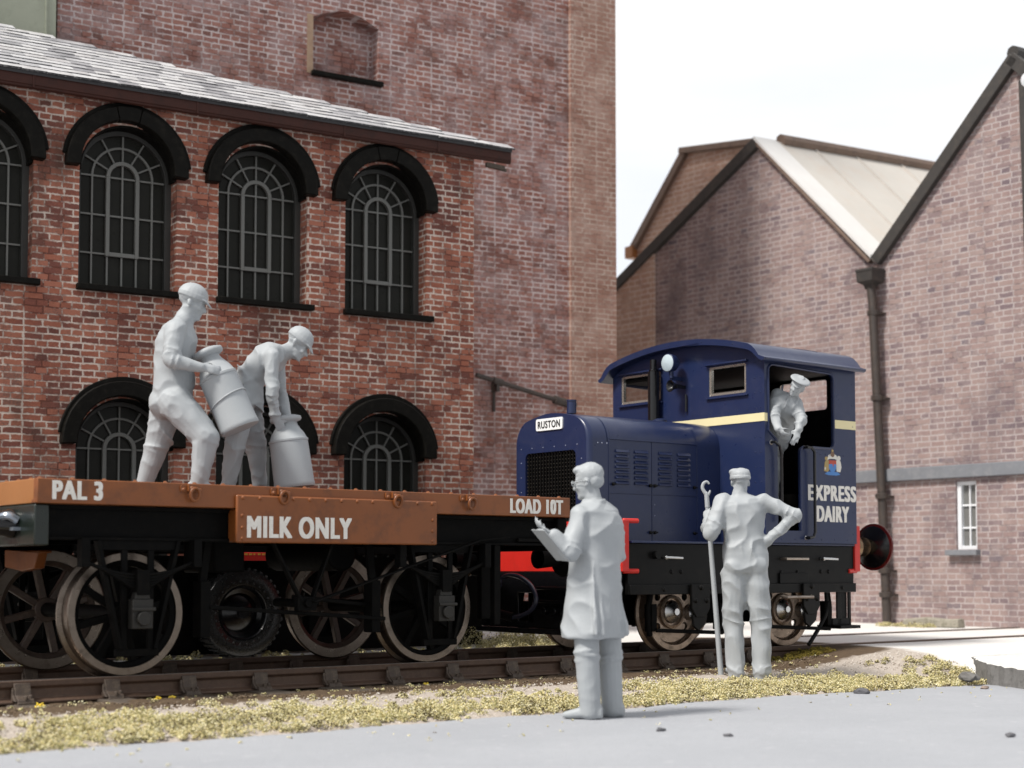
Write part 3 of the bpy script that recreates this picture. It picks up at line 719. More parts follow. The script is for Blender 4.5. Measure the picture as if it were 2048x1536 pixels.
# ------------------------------------------------------------------ the twin-gabled warehouse on the right, its wall square across the track
WS = 17.5
def build_warehouse():
    b = track_thing('brick_warehouse', 'pale pinkish brick warehouse with two pointed gables and a dark downpipe between them', 'building', WS, 13.77, 0.25)
    AL, VA, AR, LE = (15.97, 7.57), (13.77, 5.37), (11.49, 7.69), (22.5, 3.98)
    RE = (8.6, 4.75)
    m = MB()
    hole = [(12.18, 1.27), (12.50, 1.27), (12.50, 2.18), (12.18, 2.18)]
    m.prism([(RE[0], 0), (LE[0], 0), LE, AL, VA, AR, RE], YZ, WS, WS + .3, [hole[::-1]])
    m.build('wall', BR_W, b, smooth=False)
    m = MB(); m.prism([(18.25, 0.02), (22.4, 0.02), (22.4, 3.98), (18.25, 6.25)], YZ, WS - .045, WS - .003)
    m.build('end_pier', BR_O, b, smooth=False)
    # string course
    m = MB(); m.box(WS - .07, WS + .05, RE[0], 18.0, 2.225, 2.40); m.build('string_course', BANDM, b, bevel=.01)
    # barge boards
    def board(name, p, q, mat, wdt, th=.1):
        k = MB(); d = Vector((0, q[0] - p[0], q[1] - p[1])).normalized(); up = Vector((0, -d.z, d.y))
        if up.z < 0: up = -up
        a = Vector((WS - .04, p[0], p[1])) - up * (wdt * .25); c = Vector((WS - .04, q[0], q[1])) - up * (wdt * .25)
        k.bar(a, c, wdt, th, up=(1, 0, 0)); return k.build(name, mat, b, bevel=.008)
    board('barge_board', LE, AL, BARGE, .17)
    board('barge_board', (AL[0] - .02, AL[1] - .06), (VA[0] + .05, VA[1] - .02), BARGEP, .05)
    board('barge_board', VA, AR, BARGE, .17)
    board('barge_board', AR, RE, BARGE, .17)
    # roofs
    EN = 31.0
    rise = .055
    def slope(name, p, q, mat, s0, s1, th=.06, lift=0.0):
        k = MB(); 
        def zz(s, z): return z + (s - WS) * rise + lift
        vs = []
        for dz in (0, -th):
            vs += [(s0, p[0], zz(s0, p[1]) + dz), (s1, p[0], zz(s1, p[1]) + dz), (s1, q[0], zz(s1, q[1]) + dz), (s0, q[0], zz(s0, q[1]) + dz)]
        k.add(vs, [(0, 1, 2, 3), (7, 6, 5, 4), (0, 4, 5, 1), (1, 5, 6, 2), (2, 6, 7, 3), (3, 7, 4, 0)])
        return k.build(name, mat, b, smooth=False)
    ROOFM = pbr('pale_sheet_roof', (0.50, 0.475, 0.44), 0.7, var=.12, scale=1.5, bump=.1, bscale=20, dirt=(.50, .43, .37), dirt_amt=.6)
    slope('roof', AL, (VA[0], VA[1]), ROOFM, WS - .05, EN, lift=.02)
    slope('roof', LE, AL, ROOFM, WS - .05, EN, lift=.02)
    slope('roof', VA, AR, ROOFM, WS - .05, EN, lift=.02)
    slope('roof', AR, RE, ROOFM, WS - .05, EN, lift=.02)
    k = MB()
    for s in (18.75, 19.75, 20.9, 22.2, 23.6): 
        z = (s - WS) * rise
        k.bar((s, AL[0] - .05, AL[1] - .05 + z + .03), (s, VA[0] + .05, VA[1] + .05 + z + .03), .035, .025, up=(1, 0, 0))
    k.build('roof_joints', pbr('roof_lap', (0.44, 0.41, 0.38), .7), b)
    slope('verge_capping', (AL[0] + .02, AL[1] + .0), (VA[0] + .02, VA[1] + .02), CAPW, WS - .10, WS + .42, th=.05, lift=.05)
    k = MB(); k.tube([(WS + .5, AL[0], AL[1] + .05 + .5 * rise), (EN, AL[0], AL[1] + .05 + (EN - WS) * rise)], .10, 8); k.build('ridge', BARGEP, b)
    k = MB(); k.tube([(WS - .05, AR[0], AR[1] + .04), (EN, AR[0], AR[1] + .04 + (EN - WS) * rise)], .09, 8); k.build('ridge', BARGE, b)
    k = MB(); k.box(WS + .3, EN, LE[0] - .3, LE[0] - .01, 0, 3.9); k.box(WS + .3, EN, RE[0] + .01, RE[0] + .3, 0, 4.6); k.build('side_wall', BR_W, b, smooth=False)
    # window
    f = MB()
    y0, y1, z0, z1 = 12.18, 12.50, 1.27, 2.18
    f.box(WS + .03, WS + .12, y0, y0 + .035, z0, z1); f.box(WS + .03, WS + .12, y1 - .06, y1, z0, z1)
    f.box(WS + .03, WS + .12, y0 + .035, y1 - .06, z0, z0 + .05); f.box(WS + .03, WS + .12, y0 + .035, y1 - .06, z1 - .05, z1)
    fr = f.build('window', WINW, b, bevel=.004)
    g = MB(); g.box(WS + .06, WS + .085, 12.315, 12.335, z0 + .05, z1 - .05)
    for z in (1.56, 1.86): g.box(WS + .061, WS + .084, y0 + .035, y1 - .06, z - .012, z + .012)
    g.build('glazing_bars', WINW, fr)
    g = MB(); g.box(WS + .088, WS + .096, y0 + .03, y1 - .05, z0 + .03, z1 - .03); g.build('pane', PANEG, fr)
    g = MB(); g.box(WS - .10, WS + .04, y0 - .05, y1 + .12, z0 - .075, z0 - .005); g.build('sill', BANDM, b, bevel=.006)
    # hopper and downpipe
    h = MB()
    h.lathe((WS - .16, 13.75, 4.93), (0, 0, 1), [(.075, 0), (.10, .06), (.19, .10), (.20, .24), (.21, .24), (.21, .28), (.17, .28), (.15, .15), (0.0, .12)], 4, a0=R(45), a1=R(405))
    h.build('hopper_head', BARGE, b, bevel=.01)
    d = MB()
    d.tube([(WS - .16, 13.75, 5.0), (WS - .16, 13.72, 4.75), (WS - .14, 13.68, 3.5), (WS - .13, 13.62, 2.0), (WS - .13, 13.56, .25)], .062, 12)
    for z, n in ((4.55, 13.72), (3.35, 13.67), (1.98, 13.615), (.95, 13.585), (.62, 13.57)):
        d.lathe((WS - .135, n, z), (0, 0, 1), [(.06, 0), (.09, .01), (.095, .07), (.06, .08)], 12)
        d.box(WS - .13, WS, n - .11, n + .11, z + .02, z + .05)
    d.build('downpipe', PIPEM, b)
    d = MB(); d.tube([(WS - .1, 11.32, 7.30), (WS - .1, 11.285, 5.3), (WS - .1, 11.25, 2.4)], .05, 10)
    d.build('downpipe', BARGE, b)
    d = MB(); d.lathe((WS - .22, 11.12, 7.24), (-1, 0, -.2), [(0, -.05), (.07, -.03), (.10, .05), (.09, .09), (0, .11)], 18)
    d.bar((WS, 11.12, 7.24), (WS - .2, 11.12, 7.24), .05, .05); d.build('wall_lamp', WINW, b)
build_warehouse()

def build_shed():
    S2 = 19.0
    b = track_thing('brick_shed', 'orange-pink brick gable block with worn barge boards, peeping up behind the warehouse', 'building', S2, 18.6, 0.25)
    P = [(20.35, 0), (20.35, 6.85), (19.03, 8.30), (17.25, 8.07), (17.25, 0)]
    m = MB(); m.prism(P, YZ, S2, S2 + .3); m.build('wall', BR_O, b, smooth=False)
    k = MB(); k.bar((S2 - .03, 20.40, 6.74), (S2 - .03, 19.03, 8.27), .14, .12, up=(1, 0, 0)); k.build('barge_board', BARGEP, b, bevel=.008)
    k = MB(); k.bar((S2 - .03, 19.10, 8.31), (S2 - .03, 17.25, 8.08), .10, .2, up=(1, 0, 0)); k.build('eaves_board', BARGEP, b, bevel=.008)
    k = MB(); k.box(S2 - .12, S2 + .1, 20.28, 20.5, 6.62, 6.84); k.build('gutter_end', OCHRE, b, bevel=.02)
    k = MB(); k.box(S2 + .301, 26, 20.05, 20.34, 0, 6.45); k.build('side_wall', BR_O, b, smooth=False)
    k = MB()
    vs = [(S2 - .05, 20.45, 6.83), (26, 20.45, 6.5), (26, 19.03, 8.0), (S2 - .05, 19.03, 8.36), (S2 - .05, 17.25, 8.13), (26, 17.25, 7.75)]
    k.add(vs + [(a, c, z - .05) for a, c, z in vs], [(0, 1, 2, 3), (3, 2, 5, 4), (9, 8, 7, 6), (10, 11, 8, 9), (0, 3, 9, 6), (3, 4, 10, 9)])
    k.build('roof', pbr('pale_sheet_roof', (.5, .5, .5)), b, smooth=False)
build_shed()
# ------------------------------------------------------------------ track
TC = 10.86           # centre line
RZ = 0.267           # rail top
def build_track():
    t = track_thing('railway_track', 'rusty railway track on chairs and half-buried timber sleepers, running under wagon and locomotive', 'track', 6.5, TC, 0.1)
    prof = [(-.07, 0), (.07, 0), (.07, .016), (.016, .034), (.014, .095), (.036, .112), (.036, .150), (-.036, .150), (-.036, .112), (-.014, .095), (-.016, .034), (-.07, .016)]
    for c in (TC - .735, TC + .735):
        m = MB(); m.prism([(c + a, RZ - .150 + b) for a, b in prof], YZ, -12, 34)
        r = m.build('rail', RAILM, t, bevel=.005, smooth=True)
        m = MB(); m.box(-12, 34, c - .024, c + .024, RZ - .001, RZ + .0025); m.build('running_surface', RAILTOP, r)
    rng = random.Random(4)
    ch = MB()
    for sg in (-1, 1):
        ch.prism([(sg * .03, 0), (sg * .135, 0), (sg * .125, .03), (sg * .075, .055), (sg * .052, .135), (sg * .028, .135)], lambda a, b, d: (d, a, b), -.055, .055)
        ch.prism([(sg * .045, .02), (sg * .12, .02), (sg * .07, .06), (sg * .06, .11)], lambda a, b, d: (d, a, b), -.075, -.056)
        ch.cyl((.0, sg * .115, .02), (0, sg * .115, .055), .016, n=6)
        ch.cyl((.04, sg * .1, .03), (.04, sg * .1, .06), .014, n=6)
    ch.box(-.06, .06, -.135, .135, -.02, .012)
    # key of oak
    ch.box(-.09, .09, .03, .06, .05, .11)
    base = None
    for i in range(-2, 24):
        s = 2.72 + i * .585 + rng.uniform(-.03, .03)
        if s > 12.6: continue
        k = MB(); k.box(s - .115, s + .115, TC - 1.20 + rng.uniform(-.06, .06), TC + 1.22, -.02, .118 + rng.uniform(-.006, .008))
        if s < 11.6: k.build('sleeper', TIMBER, t, bevel=.012)
        for c in (TC - .735, TC + .735):
            if s > 11.4: continue
            if base is None:
                base = ch.build('chair', CHAIRM, t, bevel=.004)
                q = base
            else:
                q = base.copy(); COL.objects.link(q); q.parent = t
            off = OFF[t.name]
            base_off = Vector((0, 0, 0))
            q.location = (s, c, RZ - .150)
build_track()

def wheelset(parent, s, r, half, face, rimw, spokes, dark, rimmat, name='wheel', holes=0):
    """two wheels on an axle; each wheel: tread + flange ring, web or spokes, hub"""
    z = RZ + r
    out = []
    for sg in (-1, 1):
        yo = TC + sg * half           # outer face
        ax = (0, -sg, 0)              # from the outer face inwards
        m = MB()
        prof = [(r - .055, 0.0), (r - .008, 0.0), (r, .010), (r + .002, face * .72), (r + .030, face * .80), (r + .032, face * .92), (r + .02, face), (r - .055, face)]
        m.lathe((s, yo, z), ax, prof, 48, closed=True)
        wh = m.build(name, rimmat, parent, angle=30)
        m = MB()
        if spokes:
            m.lathe((s, yo, z), ax, [(r - .095, .03), (r - .054, .012), (r - .054, face - .01), (r - .095, face - .03)], 40, closed=True)
            m.lathe((s, yo, z), ax, [(0, -.012), (.05, -.012), (.055, .0), (.085, .01), (.095, .03), (.095, face - .03), (0, face - .01)], 20)
            for i in range(spokes):
                a = 2 * math.pi * (i + .3) / spokes
                c0 = Vector((s + .07 * math.cos(a), yo - sg * face * .5, z + .07 * math.sin(a))); c1 = Vector((s + (r - .07) * math.cos(a), yo - sg * face * .5, z + (r - .07) * math.sin(a)))
                m.bar(c0, c1, .052, .055, up=(0, 1, 0))
            m.build('spokes', dark if sg > 0 else SOOT, wh, bevel=.006)
        else:
            def hole(a, rr=.036, rad=.215, n=14):
                return [(s + rad * math.cos(a) + rr * math.cos(2 * math.pi * k / n), z + rad * math.sin(a) + rr * math.sin(2 * math.pi * k / n)) for k in range(n)]
            disc = [(s + (r - .05) * math.cos(2 * math.pi * k / 48), z + (r - .05) * math.sin(2 * math.pi * k / 48)) for k in range(48)]
            m.prism(disc, XZ, yo + sg * -.045, yo + sg * -.075, [hole(R(a))[::-1] for a in (-142, -38, 38, 142)])
            wb = m.build('wheel_web', dark, wh, smooth=False)
            m = MB()
            m.lathe((s, yo, z), ax, [(.155, .046), (.150, .02), (.125, .015), (.120, .044)], 30, closed=True)
            m.lathe((s, yo, z), ax, [(r - .056, .045), (r - .07, .03), (r - .082, .047)], 40)
            m.build('wheel_collar', dark, wh)
            m = MB(); m.lathe((s, yo, z), ax, [(0, -.035), (.03, -.035), (.036, -.02), (.055, -.01), (.10, .02), (.11, .05)], 20); m.build('hub', BRIGHT if sg < 0 else dark, wh)
    m = MB(); m.cyl((s, TC - half + .02, z), (s, TC + half - .02, z), .055, n=14); m.build('axle', SOOT, parent)

# ------------------------------------------------------------------ the flat wagon
def build_wagon():
    s0, s1 = 3.848, 8.412
    yn, yf = 9.81, 11.91
    W = track_thing('flat_wagon', 'orange-brown flat railway wagon with white lettering PAL 3 and MILK ONLY, black underframe', 'wagon', 6.13, TC, RZ)
    zt, zb = 1.600, 1.437
    side = MB(); side.box(s0, s1, yn, yn + .07, zb, zt); side.box(s0, s1, yn + .07, yn + .11, zb, zb + .03)
    sd = side.build('side_rail', ORANGE, W, bevel=.006)
    m = MB(); m.box(s0, s1, yf - .07, yf, zb, zt); m.build('side_rail', ORANGE, W, bevel=.006)
    m = MB(); m.box(s0 - .004, s0 + .066, yn + .0, yf - .0, zb, zt - .001)
    # cut the end board back so that it does not share faces with the sides
    m = MB(); m.box(s0 + .002, s0 + .07, yn + .0705, yf - .0705, zb, zt); m.build('end_board', OCHRE, W, bevel=.006)
    m = MB(); m.box(s1 - .07, s1 - .002, yn + .0705, yf - .0705, zb, zt); m.build('end_board', ORANGE, W, bevel=.006)
    m = MB(); m.box(s0 + .071, s1 - .071, yn + .071, yf - .071, 1.515, 1.55); m.build('deck', DECK, W)
    m = MB()
    for x in np.arange(s0 + .03, s1, .222): m.dome((x, yn + .035, zt), (0, 0, 1), .018)
    for y in np.arange(yn + .2, yf, .22): m.dome((s0 + .035, y, zt), (0, 0, 1), .018)
    m.build('top_rivets', ORANGE, W)
    # lashing rings
    for x in (4.945, 5.655, 6.645, 7.352):
        k = MB()
        k.prism(rrect(x - .085, x + .085, zt - .062, zt - .012, .012, 3), XZ, yn - .012, yn - .0005)
        k.box(x - .035, x + .035, yn - .034, yn - .0125, zt - .055, zt - .006)
        for dx in (-.062, .062): k.dome((x + dx, yn - .012, zt - .045), (0, -1, 0), .016)
        k.dome((x - .01, yn - .034, zt - .035), (0, -1, 0), .018)
        br = k.build('ring_bracket', ORANGE, W, bevel=.004)
        k = MB()
        pts = [(x + .012 + .034 * math.sin(2 * math.pi * i / 16), yn - .040 - .006 * math.cos(2 * math.pi * i / 16), zt - .078 + .044 * math.cos(2 * math.pi * i / 16)) for i in range(17)]
        k.tube(pts, .0115, 8); k.build('lashing_ring', ORANGE, br)
    # name board
    b0, b1, bz0, bz1 = 5.285, 7.030, 1.192, 1.533
    k = MB(); k.box(b0, b1, yn - .030, yn - .0008, bz0, bz1); k.box(b0 + .01, b1 - .01, yn + .0005, yn + .12, bz0 + .004, zb - .003)
    bo = k.build('name_board', ORANGE, W, bevel=.012)
    k = MB()
    for x in np.linspace(b0 + .05, b1 - .05, 13): 
        if min(abs(x - 5.655), abs(x - 6.645)) > .09: k.dome((x, yn - .030, bz1 - .022), (0, -1, 0), .016)
    for z in (1.222, 1.30, 1.385): 
        k.dome((b0 + .045, yn - .030, z), (0, -1, 0), .015); k.dome((b1 - .045, yn - .030, z), (0, -1, 0), .015)
    k.build('board_rivets', ORANGE, bo)
    lettering('MILK ONLY', bo, WHITE, (5.375, 6.235, 1.232, 1.382), lambda a, b, d: (a, yn - .0305 - d, b), heavy=(.0085, .004))
    lettering('PAL 3', sd, WHITE, (3.955, 4.290, 1.466, 1.586), lambda a, b, d: (a, yn - .0005 - d, b), heavy=(.0075, .0035))
    lettering('LOAD 10T', sd, WHITE, (7.780, 8.325, 1.462, 1.576), lambda a, b, d: (a, yn - .0005 - d, b), heavy=(.0075, .003))
    # underframe
    ys = yn + .16
    for sg, y in ((1, ys), (-1, yf - .16)):
        m = MB(); m.box(s0 + .02, s1 - .02, y - .03, y + .03, 1.20, zb - .002)
        m.box(s0 + .02, s1 - .02, y - .065, y - .0305, 1.405, zb - .003); m.box(s0 + .02, s1 - .02, y - .065, y - .0305, 1.20, 1.222)
        m.build('sole_bar', SOOT, W, bevel=.004)
    m = MB(); m.box(s0 + .0, s0 + .10, yn + .04, yf - .04, 1.16, zb - .004)
    hs = m.build('headstock', GREENP, W, bevel=.01)
    m = MB(); m.box(s1 - .10, s1 - .0, yn + .04, yf - .04, 1.16, zb - .004); m.build('headstock', SOOT, W, bevel=.01)
    for y in (TC - .62, TC + .62):
        m = MB()
        m.lathe((s0, y, 1.31), (-1, 0, 0), [(.10, 0), (.10, .03), (.085, .06), (.075, .28), (.055, .28), (.055, .36)], 20)
        m.lathe((s0, y, 1.31), (-1, 0, 0), [(.055, .35), (.16, .36), (.17, .375), (.16, .395), (0, .41)], 24)
        m.build('buffer', GLOSSBLK, W)
        m = MB()
        m.lathe((s1, y, 1.10 + .0), (1, 0, 0), [(.09, 0), (.085, .05), (.07, .20), (.045, .2), (.045, .26), (.15, .27), (.16, .285), (.15, .30), (0, .31)], 20)
        m.build('buffer', SOOT, W)
    m = MB(); m.tube([(s0 - .01, yn + .32, 1.33), (s0 - .07, yn + .33, 1.36), (s0 - .10, yn + .40, 1.34), (s0 - .07, yn + .46, 1.30)], .028, 10, sub=5)
    m.box(s0 - .05, s0 + .0, yn + .28, yn + .60, 1.262, 1.285)
    m.build('coupling_hook', pbr('blue_grey_steel', (.32, .36, .42), .3, metal=.6), hs)
    m = MB(); m.bar((4.28, 10.74, 1.13), (4.28, 11.40, 1.13), .10, .02); m.prism([(11.38, 1.15), (10.74, 1.125), (10.80, 1.01), (11.05, .99), (11.38, 1.02)], YZ, 4.22, 4.30)
    m.build('step_board', ORANGE, W, bevel=.01)
    # axle guards, springs and boxes
    AX = (4.61, 7.165)
    for x in AX:
        for y, sg in ((yn + .125, -1), (yf - .125, 1)):
            g = MB()
            z0 = .42
            for dx in (-.28, .28): 
                g.bar((x + dx * 1.05, y, 1.20), (x + dx * .45, y, .46), .028, .075, up=(0, 1, 0))
            g.box(x - .12, x - .075, y - .012, y + .012, z0 + .02, 1.2); g.box(x + .075, x + .12, y - .012, y + .012, z0 + .02, 1.2)
            g.box(x - .16, x + .16, y - .016, y + .013, z0 - .01, z0 + .04)
            g.bar((x - .29, y, 1.18), (x + .29, y, 1.18), .034, .09)
            g.build('axle_guard', SOOT, W, bevel=.004)
            sp = MB()
            for i in range(5):
                L_ = .40 - i * .055; zz = .965 - i * .022
                sp.tube([(x - L_, y + sg * .055, zz + .09), (x - L_ * .5, y + sg * .055, zz + .02), (x, y + sg * .055, zz), (x + L_ * .5, y + sg * .055, zz + .02), (x + L_, y + sg * .055, zz + .09)], .014, 6, sub=3)
            sp.box(x - .045, x + .045, y + sg * .055 - .05, y + sg * .055 + .05, .83, 1.0)
            for dx in (-.41, .41): sp.box(x + dx - .03, x + dx + .03, y + sg * .055 - .04, y + sg * .055 + .04, 1.02, 1.21)
            sp.build('leaf_spring', SOOT, W, bevel=.003)
            bx = MB()
            yo = y + sg * .10
            bx.box(x - .075, x + .075, min(y + sg * .02, yo), max(y + sg * .02, yo), .60, .80)
            bx.prism([(x - .06, .80), (x + .06, .80), (x + .045, .85), (x - .045, .85)], XZ, y + sg * .02, yo - sg * .01)
            bx.box(x - .085, x + .085, min(yo - sg * .005, yo + sg * .025), max(yo - sg * .005, yo + sg * .025), .72, .745)
            bx.cyl((x, yo, .67), (x, yo + sg * .03, .67), .05, n=14)
            bx.build('axle_box', pbr('grimy_grey', (.022, .021, .019), .5, var=.3, spec=.3), W, bevel=.006)
        wheelset(W, x, .43, .762, .13, .05, 8, WHEELM, WHEELT)
    # brake gear
    m = MB()
    m.bar((5.95, yn + .02, .765), (7.50, yn + .05, 1.235), .014, .05, up=(0, 1, 0)); m.bar((7.50, yn + .05, 1.235), (7.80, yn + .06, 1.265), .014, .045, up=(0, 1, 0))
    m.build('brake_lever', SOOT, W, bevel=.004)
    m = MB()
    m.bar((5.66, yn + .12, 1.2), (5.90, yn + .11, .76), .02, .05, up=(0, 1, 0)); m.bar((6.16, yn + .12, 1.2), (5.98, yn + .11, .76), .02, .05, up=(0, 1, 0))
    m.cyl((5.94, yn + .06, .755), (5.94, yn + .55, .755), .032, n=12); m.box(5.86, 6.02, yn + .09, yn + .15, .70, .80)
    m.build('brake_hanger', SOOT, W, bevel=.004)
    m = MB()
    m.bar((5.20, yn + .22, .735), (6.70, yn + .22, .625), .03, .06, up=(0, 1, 0)); m.bar((5.94, yn + .3, .80), (6.72, yn + .3, .72), .03, .05, up=(0, 1, 0))
    for x, dx in ((5.17, -1), (6.62, 1)):
        m.box(x - .04, x + .04, yn + .2, yn + .32, .52, .92); m.bar((x, yn + .26, .9), (x + .05 * -dx, yn + .26, 1.3), .04, .06)
    m.build('brake_rigging', SOOT, W, bevel=.005)
    m = MB(); m.box(5.36, 5.62, yn + .45, yn + .95, .98, 1.42); m.cyl((6.5, yn + .5, 1.12), (6.5, yn + 1.5, 1.12), .13, n=18); m.build('vacuum_cylinder', SOOT, W, bevel=.02)
    m = MB()
    for x in (4.9, 5.7, 6.6, 7.4): m.box(x - .04, x + .04, yn + .2, yf - .2, 1.3, 1.43)
    m.box(s0 + .1, s1 - .1, TC - .05, TC + .05, 1.25, 1.43)
    m.build('cross_members', SOOT, W)
    # end post and hose at the right-hand end
    m = MB(); m.box(s1 - .72, s1 - .66, yn + .10, yn + .16, .56, 1.2); m.box(s1 - .70, s1 - .50, yn + .30, yn + .36, .60, 1.2)
    m.build('guard_post', SOOT, W, bevel=.004)
    m = MB(); m.bar((7.93, yn + .1, 1.245), (8.33, yn + .1, 1.245), .03, .03); m.box(8.25, 8.37, yn + .08, yn + .13, 1.22, 1.275); m.build('lamp_bracket', SOOT, W, bevel=.004)
    return W
build_wagon()

# ------------------------------------------------------------------ coupling hose between wagon and locomotive
def build_hose():
    pts = [(8.72, 11.16, .90), (8.74, 11.13, .932), (8.75, 11.044, .952), (8.75, 10.90, .935), (8.75, 10.75, .865), (8.75, 10.672, .756), (8.74, 10.70, .667), (8.72, 10.792, .607), (8.70, 10.935, .573)]
    # built on the locomotive, see below
    return pts

# ------------------------------------------------------------------ the locomotive
LC = 10.85
def build_loco():
    Lr = track_thing('diesel_locomotive', 'small navy blue diesel shunting locomotive with cream line and white lettering on its cab', 'locomotive', 10.6, LC, RZ)
    # ---- frame
    s0, s1 = 9.10, 12.11
    yn, yf = 9.85, 11.85
    for y, sg in ((yn, 1), (yf, -1)):
        m = MB(); m.box(s0, s1, min(y, y + sg * .04), max(y, y + sg * .04), .785, 1.232)
        m.box(s0, s1, min(y - sg * .03, y - sg * .0005), max(y - sg * .03, y - sg * .0005), .785, .872)
        fr = m.build('side_frame', BLACK, Lr, bevel=.005)
        if sg > 0:
            k = MB()
            for x, z in ((9.62, .985), (9.74, .985), (11.62, .985), (11.73, .985), (11.05, .98), (11.28, .98), (9.42, 1.13), (11.9, .83), (11.5, .83), (10.1, .83), (9.5, .83)): k.dome((x, yn - (.03 if z < .87 else 0), z), (0, -1, 0), .022)
            k.cyl((9.42, yn, 1.13), (9.42, yn - .05, 1.13), .035, n=14)
            k.build('frame_bolts', BLACK, fr)
            k = MB()
            for x in (9.52, 11.62):
                k.cyl((x, yn, 1.108), (x, yn - .05, 1.108), .018, n=10); k.bar((x - .02, yn - .05, 1.11), (x + .19, yn - .055, 1.105), .022, .022)
            k.build('cock_handle', BRIGHT, fr, bevel=.006)
            k = MB()
            k.tube([(11.06, yn, 1.105), (11.06, yn - .06, 1.105), (11.37, yn - .06, 1.105), (11.37, yn, 1.105)], .013, 8)
            k.tube([(11.03, yn - .03, .755), (11.03, yn - .09, .745), (11.40, yn - .09, .745), (11.40, yn - .03, .755)], .016, 8)
            k.build('step_rungs', STEEL, fr)
            k = MB(); k.box(11.02, 11.42, yn - .02, yn - .001, .875, .97); k.build('frame_patch', BLACK, fr, bevel=.003)
    m = MB(); m.box(s0 + .02, s1 - .02, yn - .035, yf + .035, 1.233, 1.252); m.build('footplate', BLUE, Lr, bevel=.004)
    m = MB(); m.box(s0 + .1, s1 - .1, LC - .5, LC + .5, .50, 1.22); m.build('inner_frame', SOOT, Lr, bevel=.02)
    # ---- buffer beams
    for x0, x1, nm in ((9.02, 9.098, 'f'), (12.112, 12.19, 'r')):
        m = MB(); m.box(x0, x1, 9.83, 11.87, .985, 1.432)
        y = 9.83
        for z in (.99, 1.425): 
            m.cyl((x0 + .03 if nm == 'f' else x1 - .03, y + .03, z), (x0 + .20 if nm == 'f' else x1 - .16, y + .02, z), .022, n=10)
        m.build('buffer_beam', RED, Lr, bevel=.006)
    for y in (LC - .86, LC + .86):
        m = MB()
        m.lathe((12.19, y, 1.23), (1, 0, 0), [(.12, 0), (.125, .02), (.12, .10), (.11, .14), (.10, .16), (.10, .24), (.085, .26), (.08, .34)], 28)
        bf = m.build('buffer', BRONZE, Lr)
        m = MB(); m.lathe((12.19, y, 1.23), (1, 0, 0), [(.06, .335), (.10, .345), (.15, .37), (.205, .388), (.212, .392)], 40)
        m.build('buffer_dish', GLOSSBLK, bf)
        m = MB(); m.lathe((12.19, y, 1.23), (1, 0, 0), [(.208, .3915), (.236, .40), (.238, .418), (.22, .43), (.12, .445), (0, .45)], 40)
        m.build('buffer_head', REDGLOSS, bf)
        m = MB()
        m.lathe((9.02, y, 1.12), (-1, 0, 0), [(.09, 0), (.105, .02), (.10, .07), (.075, .1), (.07, .16), (.06, .24)], 28)
        bf = m.build('buffer', GLOSSBLK, Lr)
        m = MB(); m.lathe((9.02, y, 1.12), (-1, 0, 0), [(.05, .235), (.12, .25), (.185, .27), (.19, .285), (.10, .31), (0, .315)], 36)
        m.build('buffer_head', BRONZE, bf)
    # front guard with square opening, coupling box and hose
    m = MB(); m.prism([(9.9, .47), (11.80, .47), (11.80, .984), (9.9, .984)], YZ, 9.0, 9.04, [[(11.02, .53), (11.02, .79), (11.24, .79), (11.24, .53)]])
    m.box(8.94, 9.06, 9.9, 11.8, .42, .468); m.box(8.93, 8.999, 10.45, 10.95, .82, .85); m.box(8.93, 8.999, 10.45, 10.95, .70, .73)
    for y in (10.55, 10.68, 10.82): m.cyl((8.95, y, .63), (8.999, y, .63), .035, n=12)
    m.build('front_guard', GLOSSBLK, Lr, bevel=.006)
    m = MB(); m.tube(build_hose(), .022, 12, sub=6)
    m.lathe((8.72, 11.16, .90), (0, .5, -1), [(.024, -.02), (.034, 0), (.034, .16), (.026, .2), (0, .2)], 14)
    hz = m.build('coupling_hose', pbr('hose_black', (.03, .032, .05), .16), Lr)
    m = MB(); m.tube([(8.70, 10.93, .573), (8.69, 11.10, .600), (8.69, 11.31, .636)], .042, 12, sub=4); m.build('hose_coupler', SOOT, hz)
    # ---- running gear
    for x in (9.90, 11.39):
        wheelset(Lr, x, .355, .762, .125, .05, 0, LOCOWHEEL, LOCOWHEEL)
        for y, sg in ((yn + .0, 1), (yf, -1)):
            k = MB()
            xo = x + .03
            k.prism([(xo - .115, .872), (xo + .115, .872), (xo + .115, .66), (xo + .06, .58), (xo - .06, .58), (xo - .115, .66)], XZ, y - sg * .031, y - sg * .06)
            for dx, z in ((-.07, .73), (.07, .73), (0, .845)): k.dome((xo + dx, y - sg * .06, z), (0, -sg, 0), .028)
            k.prism([(xo - .09, .60), (xo + .09, .60), (xo + .07, .52), (xo - .02, .46), (xo - .08, .5)], XZ, y - sg * .02, y - sg * .05)
            k.build('horn_guide', BLACK, Lr, bevel=.005)
            k = MB()
            for dx in (-.46, .46):
                k.tube([(x + dx * .95, y + sg * .1, .80), (x + dx * 1.02, y + sg * .1, .62), (x + dx * .98, y + sg * .1, .42)], .028, 8, sub=3); k.box(x + dx * .93 - .03, x + dx * .93 + .03, y + sg * .06, y + sg * .16, .46, .70)
            k.bar((x - .42, y + sg * .05, .47), (x + .42, y + sg * .05, .43), .02, .035)
            k.build('brake_block', SOOT, Lr, bevel=.005)
            k = MB(); k.lathe((x, y - sg * .012, RZ + .355), (0, -sg, 0), [(.075, -.08), (.075, 0), (.05, .01), (.028, .012), (.028, .03), (0, .035)], 16); k.build('axle_end', BRIGHT, Lr)
